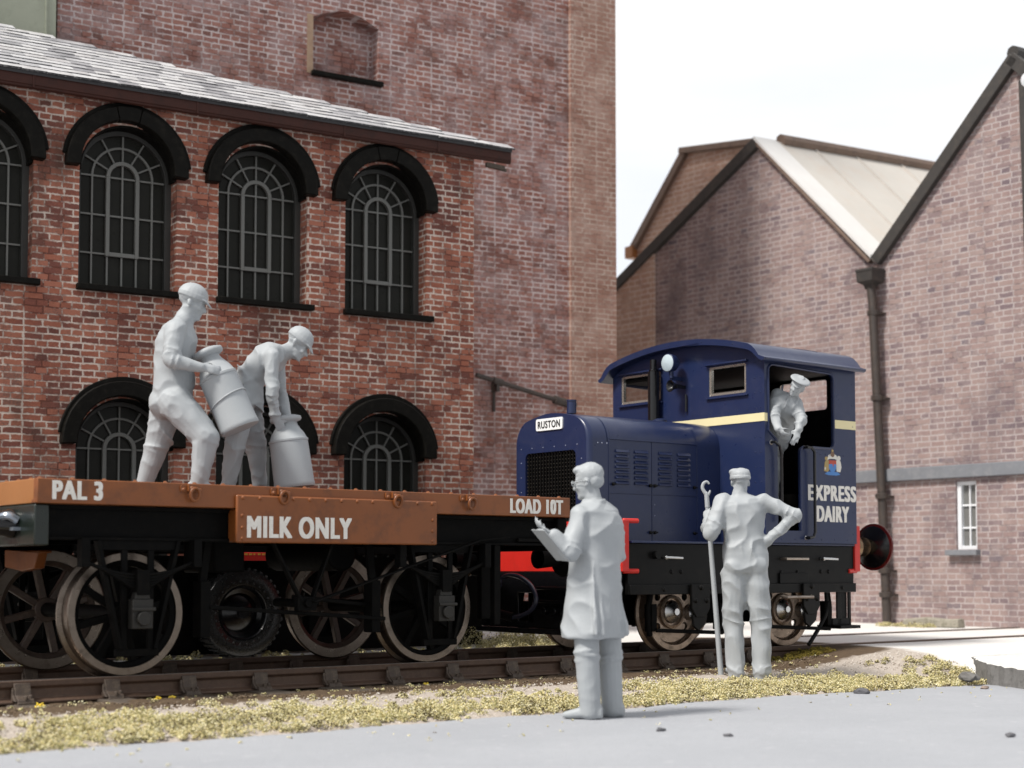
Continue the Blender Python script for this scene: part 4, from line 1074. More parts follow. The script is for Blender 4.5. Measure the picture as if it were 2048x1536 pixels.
    for y, sg in ((yn + .06, 1), (yf - .06, -1)):
        k = MB()
        k.box(11.93, 11.99, y, y + .02, .46, .79); k.box(12.10, 12.14, y, y + .02, .46, .79); k.box(11.99, 12.10, y + .02, y + .035, .46, .79)
        k.box(11.86, 12.16, y - .10, y + .2, .43, .462); k.box(11.86, 12.14, y, y + .025, .462, .53)
        k.build('cab_step', BLACK, Lr, bevel=.004)
        k = MB(); k.tube([(11.80, y + .03, .80), (11.795, y + .02, .62), (11.72, y + .01, .50), (11.55, y, .33), (11.50, y, .285)], .02, 8, sub=4); k.build('sand_pipe', BLACK, Lr)
    # ---- bonnet: rounded top
    yb0, yb1 = 10.37, 11.43
    def bonnet_profile(inset=0.0, r=.26):
        a, b = yb0 + inset, yb1 - inset
        zt, ze = 2.45 - inset, 2.16
        pts = [(a, 1.25)]
        # side up to ze, then a soft shoulder into a gently arched top
        n = 10
        for i in range(n + 1):
            t = i / n; an = R(180 - 78 * t)
            pts.append((a + .21 + .21 * math.cos(an), ze + .235 * math.sin(an)))
        for i in range(1, 8):
            t = i / 8; y = (a + .21 + .21 * math.cos(R(102))) * (1 - t) + (b - .21 - .21 * math.cos(R(102))) * t
            pts.append((y, ze + .235 * math.sin(R(102)) + .05 * math.sin(math.pi * t)))
        for i in range(n + 1):
            t = i / n; an = R(78 - 78 * t)
            pts.append((b - .21 + .21 * math.cos(an), ze + .235 * math.sin(an)))
        pts.append((b, 1.25))
        return pts
    def front_holes(): return [rrect(10.55, 11.27, 1.36, 2.085, .05)[::-1]]
    sf = 9.113
    m = MB(); P = bonnet_profile()
    n = len(P)
    vs = [(sf + .05, y, z) for y, z in P] + [(10.775, y, z) for y, z in P]
    m.add(vs, [(i, i + 1, n + i + 1, n + i) for i in range(n - 1)])
    bn = m.build('bonnet', BLUE, Lr, angle=50)
    m = MB()
    vs = []
    rings = []
    for k in range(5):
        a = R(90 * k / 4); ins = .035 * (1 - math.sin(a)); xx = sf + .05 - .05 * math.cos(a)
        rings.append([(xx, y, z) for y, z in bonnet_profile(ins)])
    for rg in rings: vs += rg
    m.add(vs, [(k * n + i, k * n + i + 1, (k + 1) * n + i + 1, (k + 1) * n + i) for k in range(4) for i in range(n - 1)])
    m.build('bonnet_edge', BLUE, bn, angle=60)
    m = MB(); m.prism(bonnet_profile(.035), YZ, sf + .0005, sf + .03, front_holes())
    nose = m.build('bonnet_front', BLUE, bn, smooth=False)
    k = MB()
    for y in np.linspace(10.53, 11.33, 6): k.dome((sf, y, 2.13), (-1, 0, 0), .0065)
    for z in np.linspace(1.45, 2.0, 5):
        k.dome((sf, 11.33, z), (-1, 0, 0), .0065); k.dome((sf, 10.47, z), (-1, 0, 0), .0065)
    k.build('nose_rivets', pbr('worn_rivets', (.22, .24, .32), .4), nose)
    # radiator grille: woven bars over a dark core
    k = MB(); k.box(sf + .05, sf + .06, 10.53, 11.29, 1.34, 2.10)
    rd = k.build('radiator', SOOT, bn)
    k = MB()
    for z in np.arange(1.365, 2.09, .034): k.box(sf + .022, sf + .034, 10.54, 11.28, z - .0035, z + .0035)
    k.build('grille_wires', STEEL, rd, smooth=False)
    k = MB()
    for i, y in enumerate(np.arange(10.56, 11.27, .042)): k.box(sf + .012, sf + .024, y - .011, y + .011, 1.35, 2.09)
    k.build('grille_bars', SOOT, rd, smooth=False)
    # name plate
    k = MB(); k.prism(rrect(10.722, 11.10, 2.285, 2.395, .02, 3), YZ, sf - .012, sf + .0003)
    npl = k.build('name_plate', PLATEW, nose)
    lettering('RUSTON', npl, INK, (0, 1, 2.307, 2.372), lambda a, b, d: (sf - .0122 - d, 11.068 - a * .314, b), heavy=(.006, .001), spacing=1.12)
    # side doors, seams, louvres
    for y, sg in ((yb0, -1), (yb1, 1)):
        k = MB()
        k.box(9.35, 10.47, min(y, y + sg * .010), max(y, y + sg * .010), 2.178, 2.19)
        k.box(9.35, 10.47, min(y, y + sg * .006), max(y, y + sg * .006), 1.690, 1.698)
        for x in (9.35, 9.885, 10.47): k.box(x - .004, x + .004, min(y, y + sg * .005), max(y, y + sg * .005), 1.26, 2.177)
        sm = k.build('bonnet_seams', BLUE, bn, bevel=.002)
        for x0 in (9.43, 9.665, 9.97, 10.21):
            k = MB()
            for i in range(7):
                z = 1.775 + i * .048
                k.prism([(y, z), (y + sg * .020, z + .004), (y + sg * .003, z + .032), (y, z + .034)], lambda a, b, d: (d, a, b), x0, x0 + .165)
            k.build('louvres', BLUE, bn, bevel=.002)
        for x, z in ((9.40, 1.775), (9.86, 1.775), (9.915, 1.775), (9.86, 1.345), (9.915, 1.345), (9.40, 1.345), (10.43, 1.775), (10.43, 1.345)):
            k = MB(); k.cyl((x, y, z), (x, y + sg * .018, z), .016, n=10); k.bar((x - .02, y + sg * .02, z), (x + .025, y + sg * .02, z), .012, .014)
            k.build('door_latch', BLACK, bn, bevel=.002)
        k = MB()
        for x in (9.22, 9.27, 9.33): k.dome((x, y, 2.14), (0, sg, 0), .008)
        for x in (9.92,): 
            for z in (1.6, 1.5): k.dome((x, y, z), (0, sg, 0), .006)
        k.build('rivets', pbr('worn_rivets', (.22, .24, .32), .4), bn)
    k = MB()
    Pr = bonnet_profile(-.006)
    for x in (9.345, 10.475):
        vs = [(x - .012, y, z) for y, z in Pr[1:-1]] + [(x + .012, y, z) for y, z in Pr[1:-1]]
        q = len(Pr) - 2
        k.add(vs, [(i, i + 1, q + i + 1, q + i) for i in range(q - 1)])
    k.build('bonnet_band', BLUE, bn)
    k = MB(); k.lathe((9.28, 10.80, 2.44), (0, 0, 1), [(.045, 0), (.042, .11), (.047, .112), (.047, .125), (.03, .125), (.03, .05), (0, .05)], 18); k.build('exhaust_stub', BLUE, bn)
    k = MB(); k.lathe((10.5, 10.9, 2.43), (0, 0, 1), [(.07, 0), (.07, .03), (.03, .045), (0, .045)], 18); k.build('filler_cap', BLUE, bn)
    # ---- cab
    ca, cb = 10.78, 12.09
    cn, cf = 9.79, 11.885
    def roof_z(y, top=3.20, eave=2.965): 
        u = (y - LC) / 1.05; return top - (top - eave) * (abs(u) ** 2.2)
    arc = [(y, roof_z(y) + .03) for y in np.linspace(cf, cn, 17)]
    outl = [(cn, 1.254), (cf, 1.254)] + arc
    wins = [rrect(11.17, 11.755, 2.70, 2.985, .02, 3)[::-1], rrect(10.02, 10.505, 2.675, 2.955, .02, 3)[::-1]]
    m = MB(); m.prism(outl, YZ, ca, ca + .03, wins)
    for y in (cn + .05, cn + .12, cf - .05):
        for z in np.arange(1.4, 2.95, .14): m.dome((ca, y, z), (-1, 0, 0), .0075)
    for y in np.arange(cn + .1, 10.9, .12): m.dome((ca, y, 2.51), (-1, 0, 0), .0075)
    front = m.build('cab_front', BLUE, Lr, smooth=False)
    wr = [rrect(10.1, 10.72, 2.60, 2.90, .03, 3)[::-1], rrect(10.98, 11.72, 2.60, 2.90, .03, 3)[::-1]]
    m = MB(); m.prism(outl, YZ, cb - .03, cb, wr)
    rear = m.build('cab_rear', BLUE, Lr, smooth=False)
    k = MB()
    for a0, a1 in ((10.1, 10.72), (10.98, 11.72)): k.prism(rrect(a0 - .03, a1 + .03, 2.57, 2.925, .03, 3), YZ, cb - .05, cb - .031, [rrect(a0, a1, 2.60, 2.90, .02, 3)[::-1]])
    k.build('window_frame', STEEL, rear)
    for a0, a1, b0, b1 in ((11.17, 11.755, 2.70, 2.985), (10.02, 10.505, 2.675, 2.955)):
        k = MB(); k.prism(rrect(a0 - .001, a1 + .001, b0 - .001, b1 + .001, .02, 3), YZ, ca + .006, ca + .04, [rrect(a0 + .026, a1 - .026, b0 + .022, b1 - .022, .01, 3)[::-1]])
        k.build('window_frame', pbr('window_brass', (.50, .47, .42), .28, metal=.75, var=.2), front)
        k = MB(); k.box(ca - .035, ca - .0005, a0 - .03, a1 + .03, b1 + .012, b1 + .028); k.build('window_hood', BLUE, front, bevel=.004)
        k = MB(); k.box(ca - .025, ca - .0005, a0 - .03, a1 + .03, b0 - .032, b0 - .016); k.build('window_sill', BLUE, front, bevel=.004)
    # side plates with the doorway
    dl, dr, wl2, wr2 = 10.955, 11.272, 10.83, 11.76
    for y, sg in ((cn, 1), (cf, -1)):
        outer = [(ca + .0305, 1.254), (cb - .0305, 1.254), (cb - .0305, 3.0), (ca + .0305, 3.0)]
        r = .06
        door = [(dl, 1.37), (dr, 1.37), (dr, 2.12)]
        door += [(dr + .05 - .05 * math.cos(R(a)), 2.12 + .05 * math.sin(R(a))) for a in (30, 60, 90)]
        door += [(wr2 - r + r * math.sin(R(a)), 2.17 + r - r * math.cos(R(a))) for a in (0, 30, 60, 90)]
        door += [(wr2 - r + r * math.cos(R(a)), 2.90 - r + r * math.sin(R(a))) for a in (0, 30, 60, 90)]
        door += [(wl2 + r + r * math.cos(R(a)), 2.925 - r + r * math.sin(R(a))) for a in (90, 120, 150, 180)]
        door += [(wl2, 2.30), (dl - .02, 2.22), (dl, 2.16)]
        m = MB(); m.prism(outer, XZ, y, y + sg * .03, [door[::-1]])
        for x, z in [(ca + .06, z) for z in np.arange(1.35, 2.9, .17)] + [(cb - .05, z) for z in np.arange(1.35, 2.9, .21)] + [(x, 1.29) for x in np.arange(11.0, 12.1, .19)] + [(x, 2.11) for x in (11.56, 11.64, 11.70, 11.85, 11.9)]:
            m.dome((x, y - sg * .0, z), (0, -sg, 0), .0075)
        side = m.build('cab_side', BLUE, Lr, smooth=False)
        # beaded edge round the opening
        ed = [(a, y - sg * .001, b) for a, b in door[1:]] + [(door[0][0], y - sg * .001, door[0][1])]
        k = MB(); k.tube(ed[:-1], .013, 7); k.build('door_beading', BLUE, side)
        k = MB()
        k.box(ca - .001, wl2 - .014, min(y - sg * .003, y - sg * .0005), max(y - sg * .003, y - sg * .0005), 2.385, 2.462)
        k.build('cream_line', CREAM, side, smooth=False)
        k = MB(); k.box(wr2 + .014, cb - .0, min(y - sg * .003, y - sg * .0005), max(y - sg * .003, y - sg * .0005), 2.372, 2.455)
        k.build('cream_line', CREAM, side, smooth=False)
        k = MB()
        yo = y - sg * .055
        k.tube([(11.318, y, 2.165), (11.318, yo, 2.165), (11.37, yo, 2.165), (11.412, yo, 2.12), (11.412, yo, 1.36), (11.39, yo, 1.315), (11.34, yo, 1.305), (11.34, y, 1.305)], .015, 8)
        k.tube([(10.86, y, 2.19), (10.86, yo, 2.19), (10.92, yo, 2.16), (10.945, yo, 2.08), (10.95, yo, 1.45)], .014, 8)
        k.build('hand_rail', GLOSSBLK, side)
        k = MB(); k.dome((10.87, y, 2.19), (0, -sg, 0), .026); k.dome((11.345, y, 1.305), (0, -sg, 0), .022); k.build('rail_boss', BRIGHT, side)
        if sg > 0:
            lettering('EXPRESS', side, WHITE, (11.385, 12.075, 1.666, 1.812), lambda a, b, d: (a, y - .0005 - d, b), heavy=(.0095, .004))
            lettering('DAIRY', side, WHITE, (11.505, 11.965, 1.466, 1.612), lambda a, b, d: (a, y - .0005 - d, b), heavy=(.0095, .004))
            build_crest(side, y)
    k = MB(); k.box(ca - .004, ca - .0005, cn + .0, cf - .0, 2.388, 2.465); k.build('cream_line', CREAM, front, smooth=False)
    # roof with rolled edges
    m = MB()
    ra, rb = 10.665, 12.135
    def rp(off):
        out = []
        hw = 1.095
        for t in np.linspace(-1, 1, 31):
            y = LC - hw * (t * (1.25 - .25 * t * t) if abs(t) < 1 else t)
            u = min(1, abs((y - LC) / hw))
            out.append((y, 3.242 - .165 * u * u - .085 * max(0, (u - .86) / .14) ** 2.2 + off))
        return out
    top = rp(0); 
    # turn the eaves down in a roll
    el = lambda e, sg: [(e + sg * .075, 2.935), (e + sg * .098, 2.945), (e + sg * .108, 2.965)]
    prof = el(cf, 1) + top + el(cn, -1)[::-1]
    prof += [(cn - .03, 2.955)] + [(y, z - .06) for y, z in top[::-1] if cn + .03 < y < cf - .03] + [(cf + .03, 2.955)]
    m.prism(prof, YZ, ra, rb)
    m.build('roof', BLUE, Lr, bevel=.02, seg=3, angle=50)
    k = MB(); 
    for x in (11.65,):
        k.prism([(y, z + .004) for y, z in top[3:-3]] + [(y, z - .002) for y, z in top[3:-3][::-1]], YZ, x - .008, x + .008)
    k.tube([(ra + .02, cn - .104, 2.958), (rb - .02, cn - .104, 2.958)], .007, 6)
    for y, z in top[4:-4:5]: k.dome((ra + .0, y, z - .03), (-1, 0, 0), .008)
    k.build('roof_seam', BLUE, Lr)
    # cab interior
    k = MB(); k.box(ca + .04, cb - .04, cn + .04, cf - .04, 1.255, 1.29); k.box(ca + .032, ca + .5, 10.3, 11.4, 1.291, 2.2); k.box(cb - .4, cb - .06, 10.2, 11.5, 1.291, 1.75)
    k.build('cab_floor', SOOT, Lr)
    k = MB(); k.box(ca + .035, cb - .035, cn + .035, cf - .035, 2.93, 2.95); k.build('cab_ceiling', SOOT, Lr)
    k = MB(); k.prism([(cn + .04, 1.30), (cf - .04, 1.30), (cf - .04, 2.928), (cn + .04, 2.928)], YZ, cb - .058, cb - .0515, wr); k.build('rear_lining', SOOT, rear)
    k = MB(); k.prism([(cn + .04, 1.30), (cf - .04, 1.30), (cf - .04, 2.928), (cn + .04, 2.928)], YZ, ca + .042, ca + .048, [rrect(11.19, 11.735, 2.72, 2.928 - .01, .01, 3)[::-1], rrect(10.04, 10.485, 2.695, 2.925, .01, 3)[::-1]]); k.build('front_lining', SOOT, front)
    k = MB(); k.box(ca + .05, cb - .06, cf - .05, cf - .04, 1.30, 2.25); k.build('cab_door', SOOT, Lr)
    k = MB(); k.tube([(11.4, 10.6, 1.3), (11.42, 10.6, 2.1), (11.5, 10.7, 2.3)], .02, 8); k.lathe((11.2, 10.9, 2.25), (-.3, 0, 1), [(.15, 0), (.17, .015), (.15, .03)], 20, closed=True); k.build('controls', SOOT, Lr)
    # exhaust, headlamp, horn on the cab front
    k = MB(); k.tube([(ca - .075, 11.20, 2.45), (ca - .075, 11.20, 2.98)], .058, 16); k.tube([(ca - .075, 11.20, 2.97), (ca - .075, 11.20, 3.10)], .034, 12); k.lathe((ca - .075, 11.20, 2.975), (0, 0, 1), [(.04, 0), (.045, .01), (.045, .02), (.036, .03)], 14)
    k.build('exhaust_pipe', GLOSSBLK, Lr)
    k = MB(); k.lathe((ca - .16, 10.88, 3.028), (-1, 0, -.03), [(0, -.09), (.05, -.085), (.078, -.05), (.088, 0), (.09, .03), (.084, .036)], 26)
    k.box(ca - .15, ca - .001, 10.87, 10.89, 2.86, 2.90); k.cyl((ca - .14, 10.88, 2.88), (ca - .14, 10.88, 2.96), .022, n=10)
    lamp = k.build('head_lamp', BLUE, Lr)
    k = MB(); k.lathe((ca - .16, 10.88, 3.028), (-1, 0, -.03), [(.083, .034), (.06, .044), (0, .05)], 26); k.build('lamp_lens', LAMPG, lamp)
    k = MB(); k.lathe((ca - .13, 10.86, 2.80), (-1, .15, .0), [(0, -.10), (.02, -.1), (.022, -.04), (.035, .0), (.058, .035), (.06, .045), (.045, .04), (.02, .01), (0, .0)], 20); k.box(ca - .12, ca - .001, 10.82, 10.85, 2.78, 2.81)
    k.cyl((ca - .02, 10.80, 2.72), (ca - .02, 10.80, 2.55), .01, n=8)
    k.build('horn', GLOSSBLK, Lr)
    return Lr

def build_crest(side, y):
    """a small painted coat of arms: quartered shield, helm and mantling, lion and unicorn-like supporters on a blue scroll"""
    pieces = []
    cx, cz = 11.737, 2.035
    k = .115
    def P(pts): return [(cx + a * k * 1.05, cz + (b - .1) * k * .84) for a, b in pts]
    blob = lambda a, b, ra, rb, n=12: [(a + ra * math.cos(2 * math.pi * i / n), b + rb * math.sin(2 * math.pi * i / n)) for i in range(n)]
    pale = pbr('crest_silver', (.62, .60, .55), .5); olive = pbr('crest_gold', (.36, .26, .10), .5); blue = pbr('crest_blue', (.06, .20, .50), .5); red = pbr('crest_red', (.42, .06, .035), .5); brown = pbr('crest_brown', (.16, .09, .05), .5)
    pieces = [
        (olive, .0010, P([(-1.05, -.75), (-.95, .1), (-.7, .45), (-.45, .3), (-.4, -.6), (-.6, -.85)])), (olive, .0011, P(blob(-.72, .5, .22, .2))),
        (pale, .0010, P([(.5, -.75), (.42, .3), (.7, .55), (1.0, .25), (1.1, -.3), (.95, -.8)])), (pale, .0011, P(blob(.78, .6, .22, .25))),
        (blue, .0009, P([(-.95, -1.05), (-.6, -.8), (.6, -.8), (.95, -1.05), (.5, -1.15), (-.5, -1.15)])),
        (blue, .0016, P([(-.45, .05), (.45, .05), (.45, -.45), (.2, -.8), (0, -.9), (-.2, -.8), (-.45, -.45)])),
        (red, .0022, P([(-.45, .35), (.45, .35), (.45, -.05), (.15, .0), (.1, -.35), (-.05, .0), (-.45, -.05)])),
        (pale, .0014, P([(-.65, .35), (-.5, .85), (-.2, 1.0), (.2, 1.0), (.5, .85), (.65, .35), (.3, .5), (-.3, .5)])),
        (brown, .0024, P(blob(0, .95, .24, .28))), (olive, .0020, P(blob(0, 1.3, .12, .16))), (pale, .0026, P(blob(.62, -.2, .1, .3))), (pale, .0018, P(blob(-.9, -.5, .08, .14))),
    ]
    vs, fs, mi, mats = [], [], [], []
    for mat, d, pts in pieces:
        if mat not in mats: mats.append(mat)
        m = MB(); m.prism(pts, XZ, y - .0004, y - .0004 - d)
        b = len(vs); vs += m.v; fs += [tuple(i + b for i in f) for f in m.f]; mi += [mats.index(mat)] * len(m.f)
    link_mesh('crest', vs, fs, None, side, smooth=False, mats=mats, mi=mi)
build_loco()

# ------------------------------------------------------------------ the low road trailer standing beyond the wagon
def build_trailer():
    T = track_thing('road_trailer', 'low black road trailer with red sill and fat rubber tyres behind the wagon', 'trailer', 6.6, 13.4, .2)
    m = MB(); m.box(5.2, 9.9, 12.56, 14.2, 1.1605, 1.40); m.build('flatbed', SOOT, T, bevel=.01)
    m = MB(); m.box(6.48, 8.0, 12.545, 12.5595, 1.085, 1.16)
    sl_ = m.build('sill', RED, T, bevel=.003)
    m = MB()
    for i, x in enumerate(np.arange(6.55, 7.4, .045)): m.box(x, x + (.028 if i % 3 else .016), 12.541, 12.5448, 1.135, 1.152)
    m.build('gold_trim', GOLD, sl_, smooth=False)
    m = MB(); m.box(5.3, 7.9, 12.85, 13.0, .95, 1.128); m.box(5.3, 7.9, 13.8, 13.95, .95, 1.128); m.cyl((6.88, 12.8, .61), (6.88, 14.1, .61), .06, n=12); m.box(6.8, 6.96, 12.86, 12.99, .55, .95)
    m.build('chassis', SOOT, T)
    m = MB(); m.bar((5.2, 13.4, 1.0), (4.2, 13.4, .7), .1, .1); m.build('draw_bar', SOOT, T)
    m = MB(); m.box(5.6, 5.7, 12.9, 13.0, .2, .95); m.box(5.55, 5.75, 12.85, 13.05, .19, .21); m.build('stand', SOOT, T)
    m = MB(); m.box(3.2, 9.95, 13.02, 13.06, .22, 1.128); m.box(3.2, 5.2, 12.7, 14.2, 1.13, 1.2); m.build('shade_sheet', SOOT, T, bevel=.004)  # black sheet added to stand in for the darkness behind the wagon
    for x in (6.88,):
        for y, sg in ((12.58, 1), (14.18, -1)):
            m = MB()
            m.lathe((x, y, .61), (0, sg, 0), [(.235, .02), (.26, .0), (.33, -.012), (.39, .0), (.41, .03), (.41, .19), (.39, .22), (.33, .23), (.26, .22), (.235, .2)], 48, closed=True)
            for i in range(40):
                a = 2 * math.pi * i / 40; m.bar((x + .408 * math.cos(a), y + sg * .02, .61 + .408 * math.sin(a)), (x + .408 * math.cos(a), y + sg * .2, .61 + .408 * math.sin(a)), .03, .02, up=(math.cos(a), 0, math.sin(a)))
            wh = m.build('wheel', RUBBER, T)
            m = MB(); m.lathe((x, y, .61), (0, sg, 0), [(.0, .0), (.05, .0), (.055, .03), (.12, .05), (.18, .08), (.22, .06), (.232, .01), (.24, .0), (.245, .01)], 36)
            rim = m.build('rim', GLOSSBLK, wh)
            m = MB()
            for i in range(26): 
                a = 2 * math.pi * i / 26; m.dome((x + .285 * math.cos(a), y - sg * .004, .61 + .285 * math.sin(a)), (0, -sg, 0), .014)
            m.build('sidewall_studs', RUBBER, wh)
build_trailer()
# ------------------------------------------------------------------ figures: joints in metres from each figure's base
POSES = {
 'A': ((-2.47, 11.42, 1.55),
  dict(head=(0.094, 0.0, 1.43), neck=(0.047, 0.0, 1.303), chest=(-0.025, 0.0, 1.116), waist=(-0.041, 0.0, 0.885), pelvis=(-0.039, 0.0, 0.706), shR=(0.015, -0.17, 1.201), shL=(-0.014, 0.17, 1.273), elR=(-0.005, -0.25, 0.97), elL=(-0.086, 0.27, 1.033), wrR=(0.206, -0.2, 0.918), wrL=(0.137, 0.2, 0.974), haR=(0.279, -0.16, 0.916), haL=(0.234, 0.15, 0.949), hipR=(0.006, -0.1, 0.673), hipL=(-0.098, 0.1, 0.695), knR=(0.236, -0.14, 0.42), knL=(-0.166, 0.12, 0.419), anR=(0.189, -0.14, 0.076), anL=(-0.279, 0.14, 0.084), canT=(0.217, -0.02, 1.053), canB=(0.466, -0.02, 0.489))),
 'B': ((-2.05, 11.86, 1.55),
  dict(head=(0.406, 0.0, 1.188), neck=(0.31, 0.0, 1.13), chest=(0.161, 0.0, 1.064), waist=(0.035, 0.0, 0.921), pelvis=(-0.014, 0.0, 0.793), shR=(0.229, -0.17, 1.071), shL=(0.207, 0.17, 1.142), elR=(0.239, -0.22, 0.787), elL=(0.233, 0.22, 0.858), wrR=(0.251, -0.14, 0.594), wrL=(0.305, 0.14, 0.63), haR=(0.322, -0.1, 0.514), haL=(0.387, 0.09, 0.547), hipR=(-0.008, -0.1, 0.744), hipL=(-0.004, 0.1, 0.773), knR=(-0.051, -0.14, 0.419), knL=(0.064, 0.13, 0.426), anR=(-0.095, -0.15, 0.092), anL=(0.096, 0.14, 0.116), canT=(0.315, -0.03, 0.605), canB=(0.391, -0.03, 0.076))),
 'C': ((0.56, 10.52, 0),
  dict(head=(-0.04, 0.0, 1.601), neck=(-0.01, 0.0, 1.475), chest=(0.024, 0.0, 1.305), waist=(0.003, 0.0, 1.051), pelvis=(-0.005, 0.0, 0.865), shL=(-0.111, -0.13, 1.382), shR=(0.169, 0.14, 1.371), elL=(-0.175, -0.22, 1.113), elR=(0.159, 0.1, 1.096), wrL=(-0.281, -0.22, 1.226), wrR=(-0.124, 0.22, 1.19), haL=(-0.327, -0.2, 1.206), haR=(-0.261, 0.02, 1.265), hipL=(-0.062, -0.07, 0.832), hipR=(0.081, 0.07, 0.83), knL=(-0.057, -0.08, 0.437), knR=(0.105, 0.1, 0.428), anL=(-0.033, -0.06, 0.056), anR=(0.124, 0.1, 0.055), b0=(-0.384, -0.25, 1.265), b1=(-0.23, -0.17, 1.08))),
 'D': ((1.86, 13.15, 0.11),
  dict(head=(0.082, 0.0, 1.641), neck=(0.072, 0.0, 1.535), chest=(0.092, 0.0, 1.377), waist=(0.103, 0.0, 1.153), pelvis=(0.115, 0.0, 0.953), shL=(-0.068, 0.0, 1.471), shR=(0.271, 0.0, 1.471), elL=(-0.185, -0.1, 1.201), elR=(0.535, -0.06, 1.354), wrL=(-0.188, 0.1, 1.3), wrR=(0.295, -0.02, 1.127), haL=(-0.187, 0.14, 1.378), haR=(0.258, 0.04, 1.085), hipL=(0.021, 0.0, 0.89), hipR=(0.199, 0.0, 0.89), knL=(0.012, 0.02, 0.425), knR=(0.246, 0.0, 0.426), anL=(0.031, 0.0, 0.038), anR=(0.246, -0.03, 0.024), poleT=(-0.189, 0.15, 1.533), poleB=(-0.082, 0.1, 0.015))),
 'E': ((2.606, 14.484, 1.3),
  dict(head=(0.064, -0.06, 1.418), neck=(0.031, 0.02, 1.333), chest=(-0.021, 0.08, 1.245), waist=(-0.048, 0.26, 1.073), pelvis=(-0.078, 0.4, 0.931), shR=(-0.101, 0.1, 1.352), shL=(0.068, 0.05, 1.27), elR=(-0.158, -0.03, 1.158), elL=(0.099, -0.03, 1.111), wrR=(-0.128, -0.12, 1.014), wrL=(0.062, -0.1, 1.011), haR=(-0.097, -0.15, 0.941), haL=(0.012, -0.14, 0.924), hipR=(-0.133, 0.45, 0.867), hipL=(-0.053, 0.52, 0.873), knR=(-0.16, 0.42, 0.493), knL=(-0.084, 0.5, 0.498), anR=(-0.157, 0.46, 0.133), anL=(-0.084, 0.52, 0.135))),
}
RESIN = pbr('grey_primer', (0.35, 0.372, 0.39), 0.55, var=0.06, scale=9, bump=0.12, bscale=70, spec=0.35)
V = Vector
class Fig:
    """a figure modelled as closed volumes that are fused into one continuous skin"""
    def __init__(s): s.m = MB()
    def cone(s, p0, r0, p1, r1, n=16, k=5):
        p0, p1 = V(p0), V(p1); d = p1 - p0
        if d.length < 1e-5: d = V((0, 0, 1e-4))
        L_ = d.length
        prof = [(0.0, -r0)] + [(r0 * math.sin(R(90 * i / k)), -r0 * math.cos(R(90 * i / k))) for i in range(1, k + 1)]
        prof += [(r0 * (1 - t) + r1 * t, L_ * t) for t in (.33, .66)]
        prof += [(r1 * math.cos(R(90 * i / k)), L_ + r1 * math.sin(R(90 * i / k))) for i in range(0, k)] + [(0.0, L_ + r1)]
        s.m.lathe(p0, d, [(max(a, 1e-4), b) for a, b in prof], n)
        return s
    def chain(s, pts, rs, **k):
        for a, b, r, q in zip(pts[:-1], pts[1:], rs[:-1], rs[1:]): s.cone(a, r, b, q, **k)
    def ell(s, c, rx, ry, rz, X=(1, 0, 0), Y=(0, 1, 0), Z=(0, 0, 1), n=20, k=12):
        c, X, Y, Z = V(c), V(X), V(Y), V(Z)
        vs = [c + Z * rz]
        for i in range(1, k):
            a = math.pi * i / k
            for j in range(n):
                b = 2 * math.pi * j / n
                vs.append(c + X * (rx * math.sin(a) * math.cos(b)) + Y * (ry * math.sin(a) * math.sin(b)) + Z * (rz * math.cos(a)))
        vs.append(c - Z * rz)
        fs = [(0, 1 + j, 1 + (j + 1) % n) for j in range(n)]
        for i in range(k - 2):
            for j in range(n): fs.append((1 + i * n + j, 1 + (i + 1) * n + j, 1 + (i + 1) * n + (j + 1) % n, 1 + i * n + (j + 1) % n))
        e = len(vs) - 1; o = 1 + (k - 2) * n
        fs += [(e, o + (j + 1) % n, o + j) for j in range(n)]
        s.m.add(vs, fs); return s
    def loft(s, rings, n=28, p=2.3):
        """rings: (centre, side vector, front vector) with half sizes built into the vectors"""
        vs = []
        for c, a, b in rings:
            c, a, b = V(c), V(a), V(b)
            for j in range(n):
                t = 2 * math.pi * j / n; ct, st = math.cos(t), math.sin(t)
                vs.append(c + a * (math.copysign(abs(ct) ** (2 / p), ct)) + b * (math.copysign(abs(st) ** (2 / p), st)))
        m = len(rings)
        fs = [(i * n + j, i * n + (j + 1) % n, (i + 1) * n + (j + 1) % n, (i + 1) * n + j) for i in range(m - 1) for j in range(n)]
        fs += [tuple(range(n))[::-1], tuple((m - 1) * n + j for j in range(n))]
        s.m.add(vs, fs); return s
    def build(s, name, parent, voxel=.009, smooth=4, fold=0.0, fsize=.07, mat=None):
        o = link_mesh(name, s.m.v, s.m.f, mat or RESIN, parent, smooth=False)
        r = o.modifiers.new('fuse', 'REMESH'); r.mode = 'VOXEL'; r.voxel_size = voxel; r.use_smooth_shade = True
        if smooth:
            q = o.modifiers.new('soften', 'SMOOTH'); q.factor = .5; q.iterations = smooth
        if fold:
            tx = bpy.data.textures.get('cloth_%d' % int(fsize * 1000)) or bpy.data.textures.new('cloth_%d' % int(fsize * 1000), 'MUSGRAVE')
            tx.musgrave_type = 'RIDGED_MULTIFRACTAL'; tx.noise_scale = fsize * 2.2; tx.octaves = 1.6; tx.dimension_max = 1.2; tx.lacunarity = 2.1; tx.noise_intensity = .5
            d = o.modifiers.new('creases', 'DISPLACE'); d.texture = tx; d.strength = fold; d.mid_level = .5; d.texture_coords = 'LOCAL'
            q = o.modifiers.new('ease', 'SMOOTH'); q.factor = .5; q.iterations = 2
        dg = bpy.context.evaluated_depsgraph_get(); dg.update()
        me = bpy.data.meshes.new_from_object(o.evaluated_get(dg))
        old = o.data; o.modifiers.clear(); o.data = me; me.name = name; bpy.data.meshes.remove(old)
        me.shade_smooth()
        if not me.materials: me.materials.append(mat or RESIN)
        return o

def perp(f, up):
    f = V(f).normalized(); side = V(up).cross(f).normalized(); u = f.cross(side); return f, side, u   # side = the figure's left

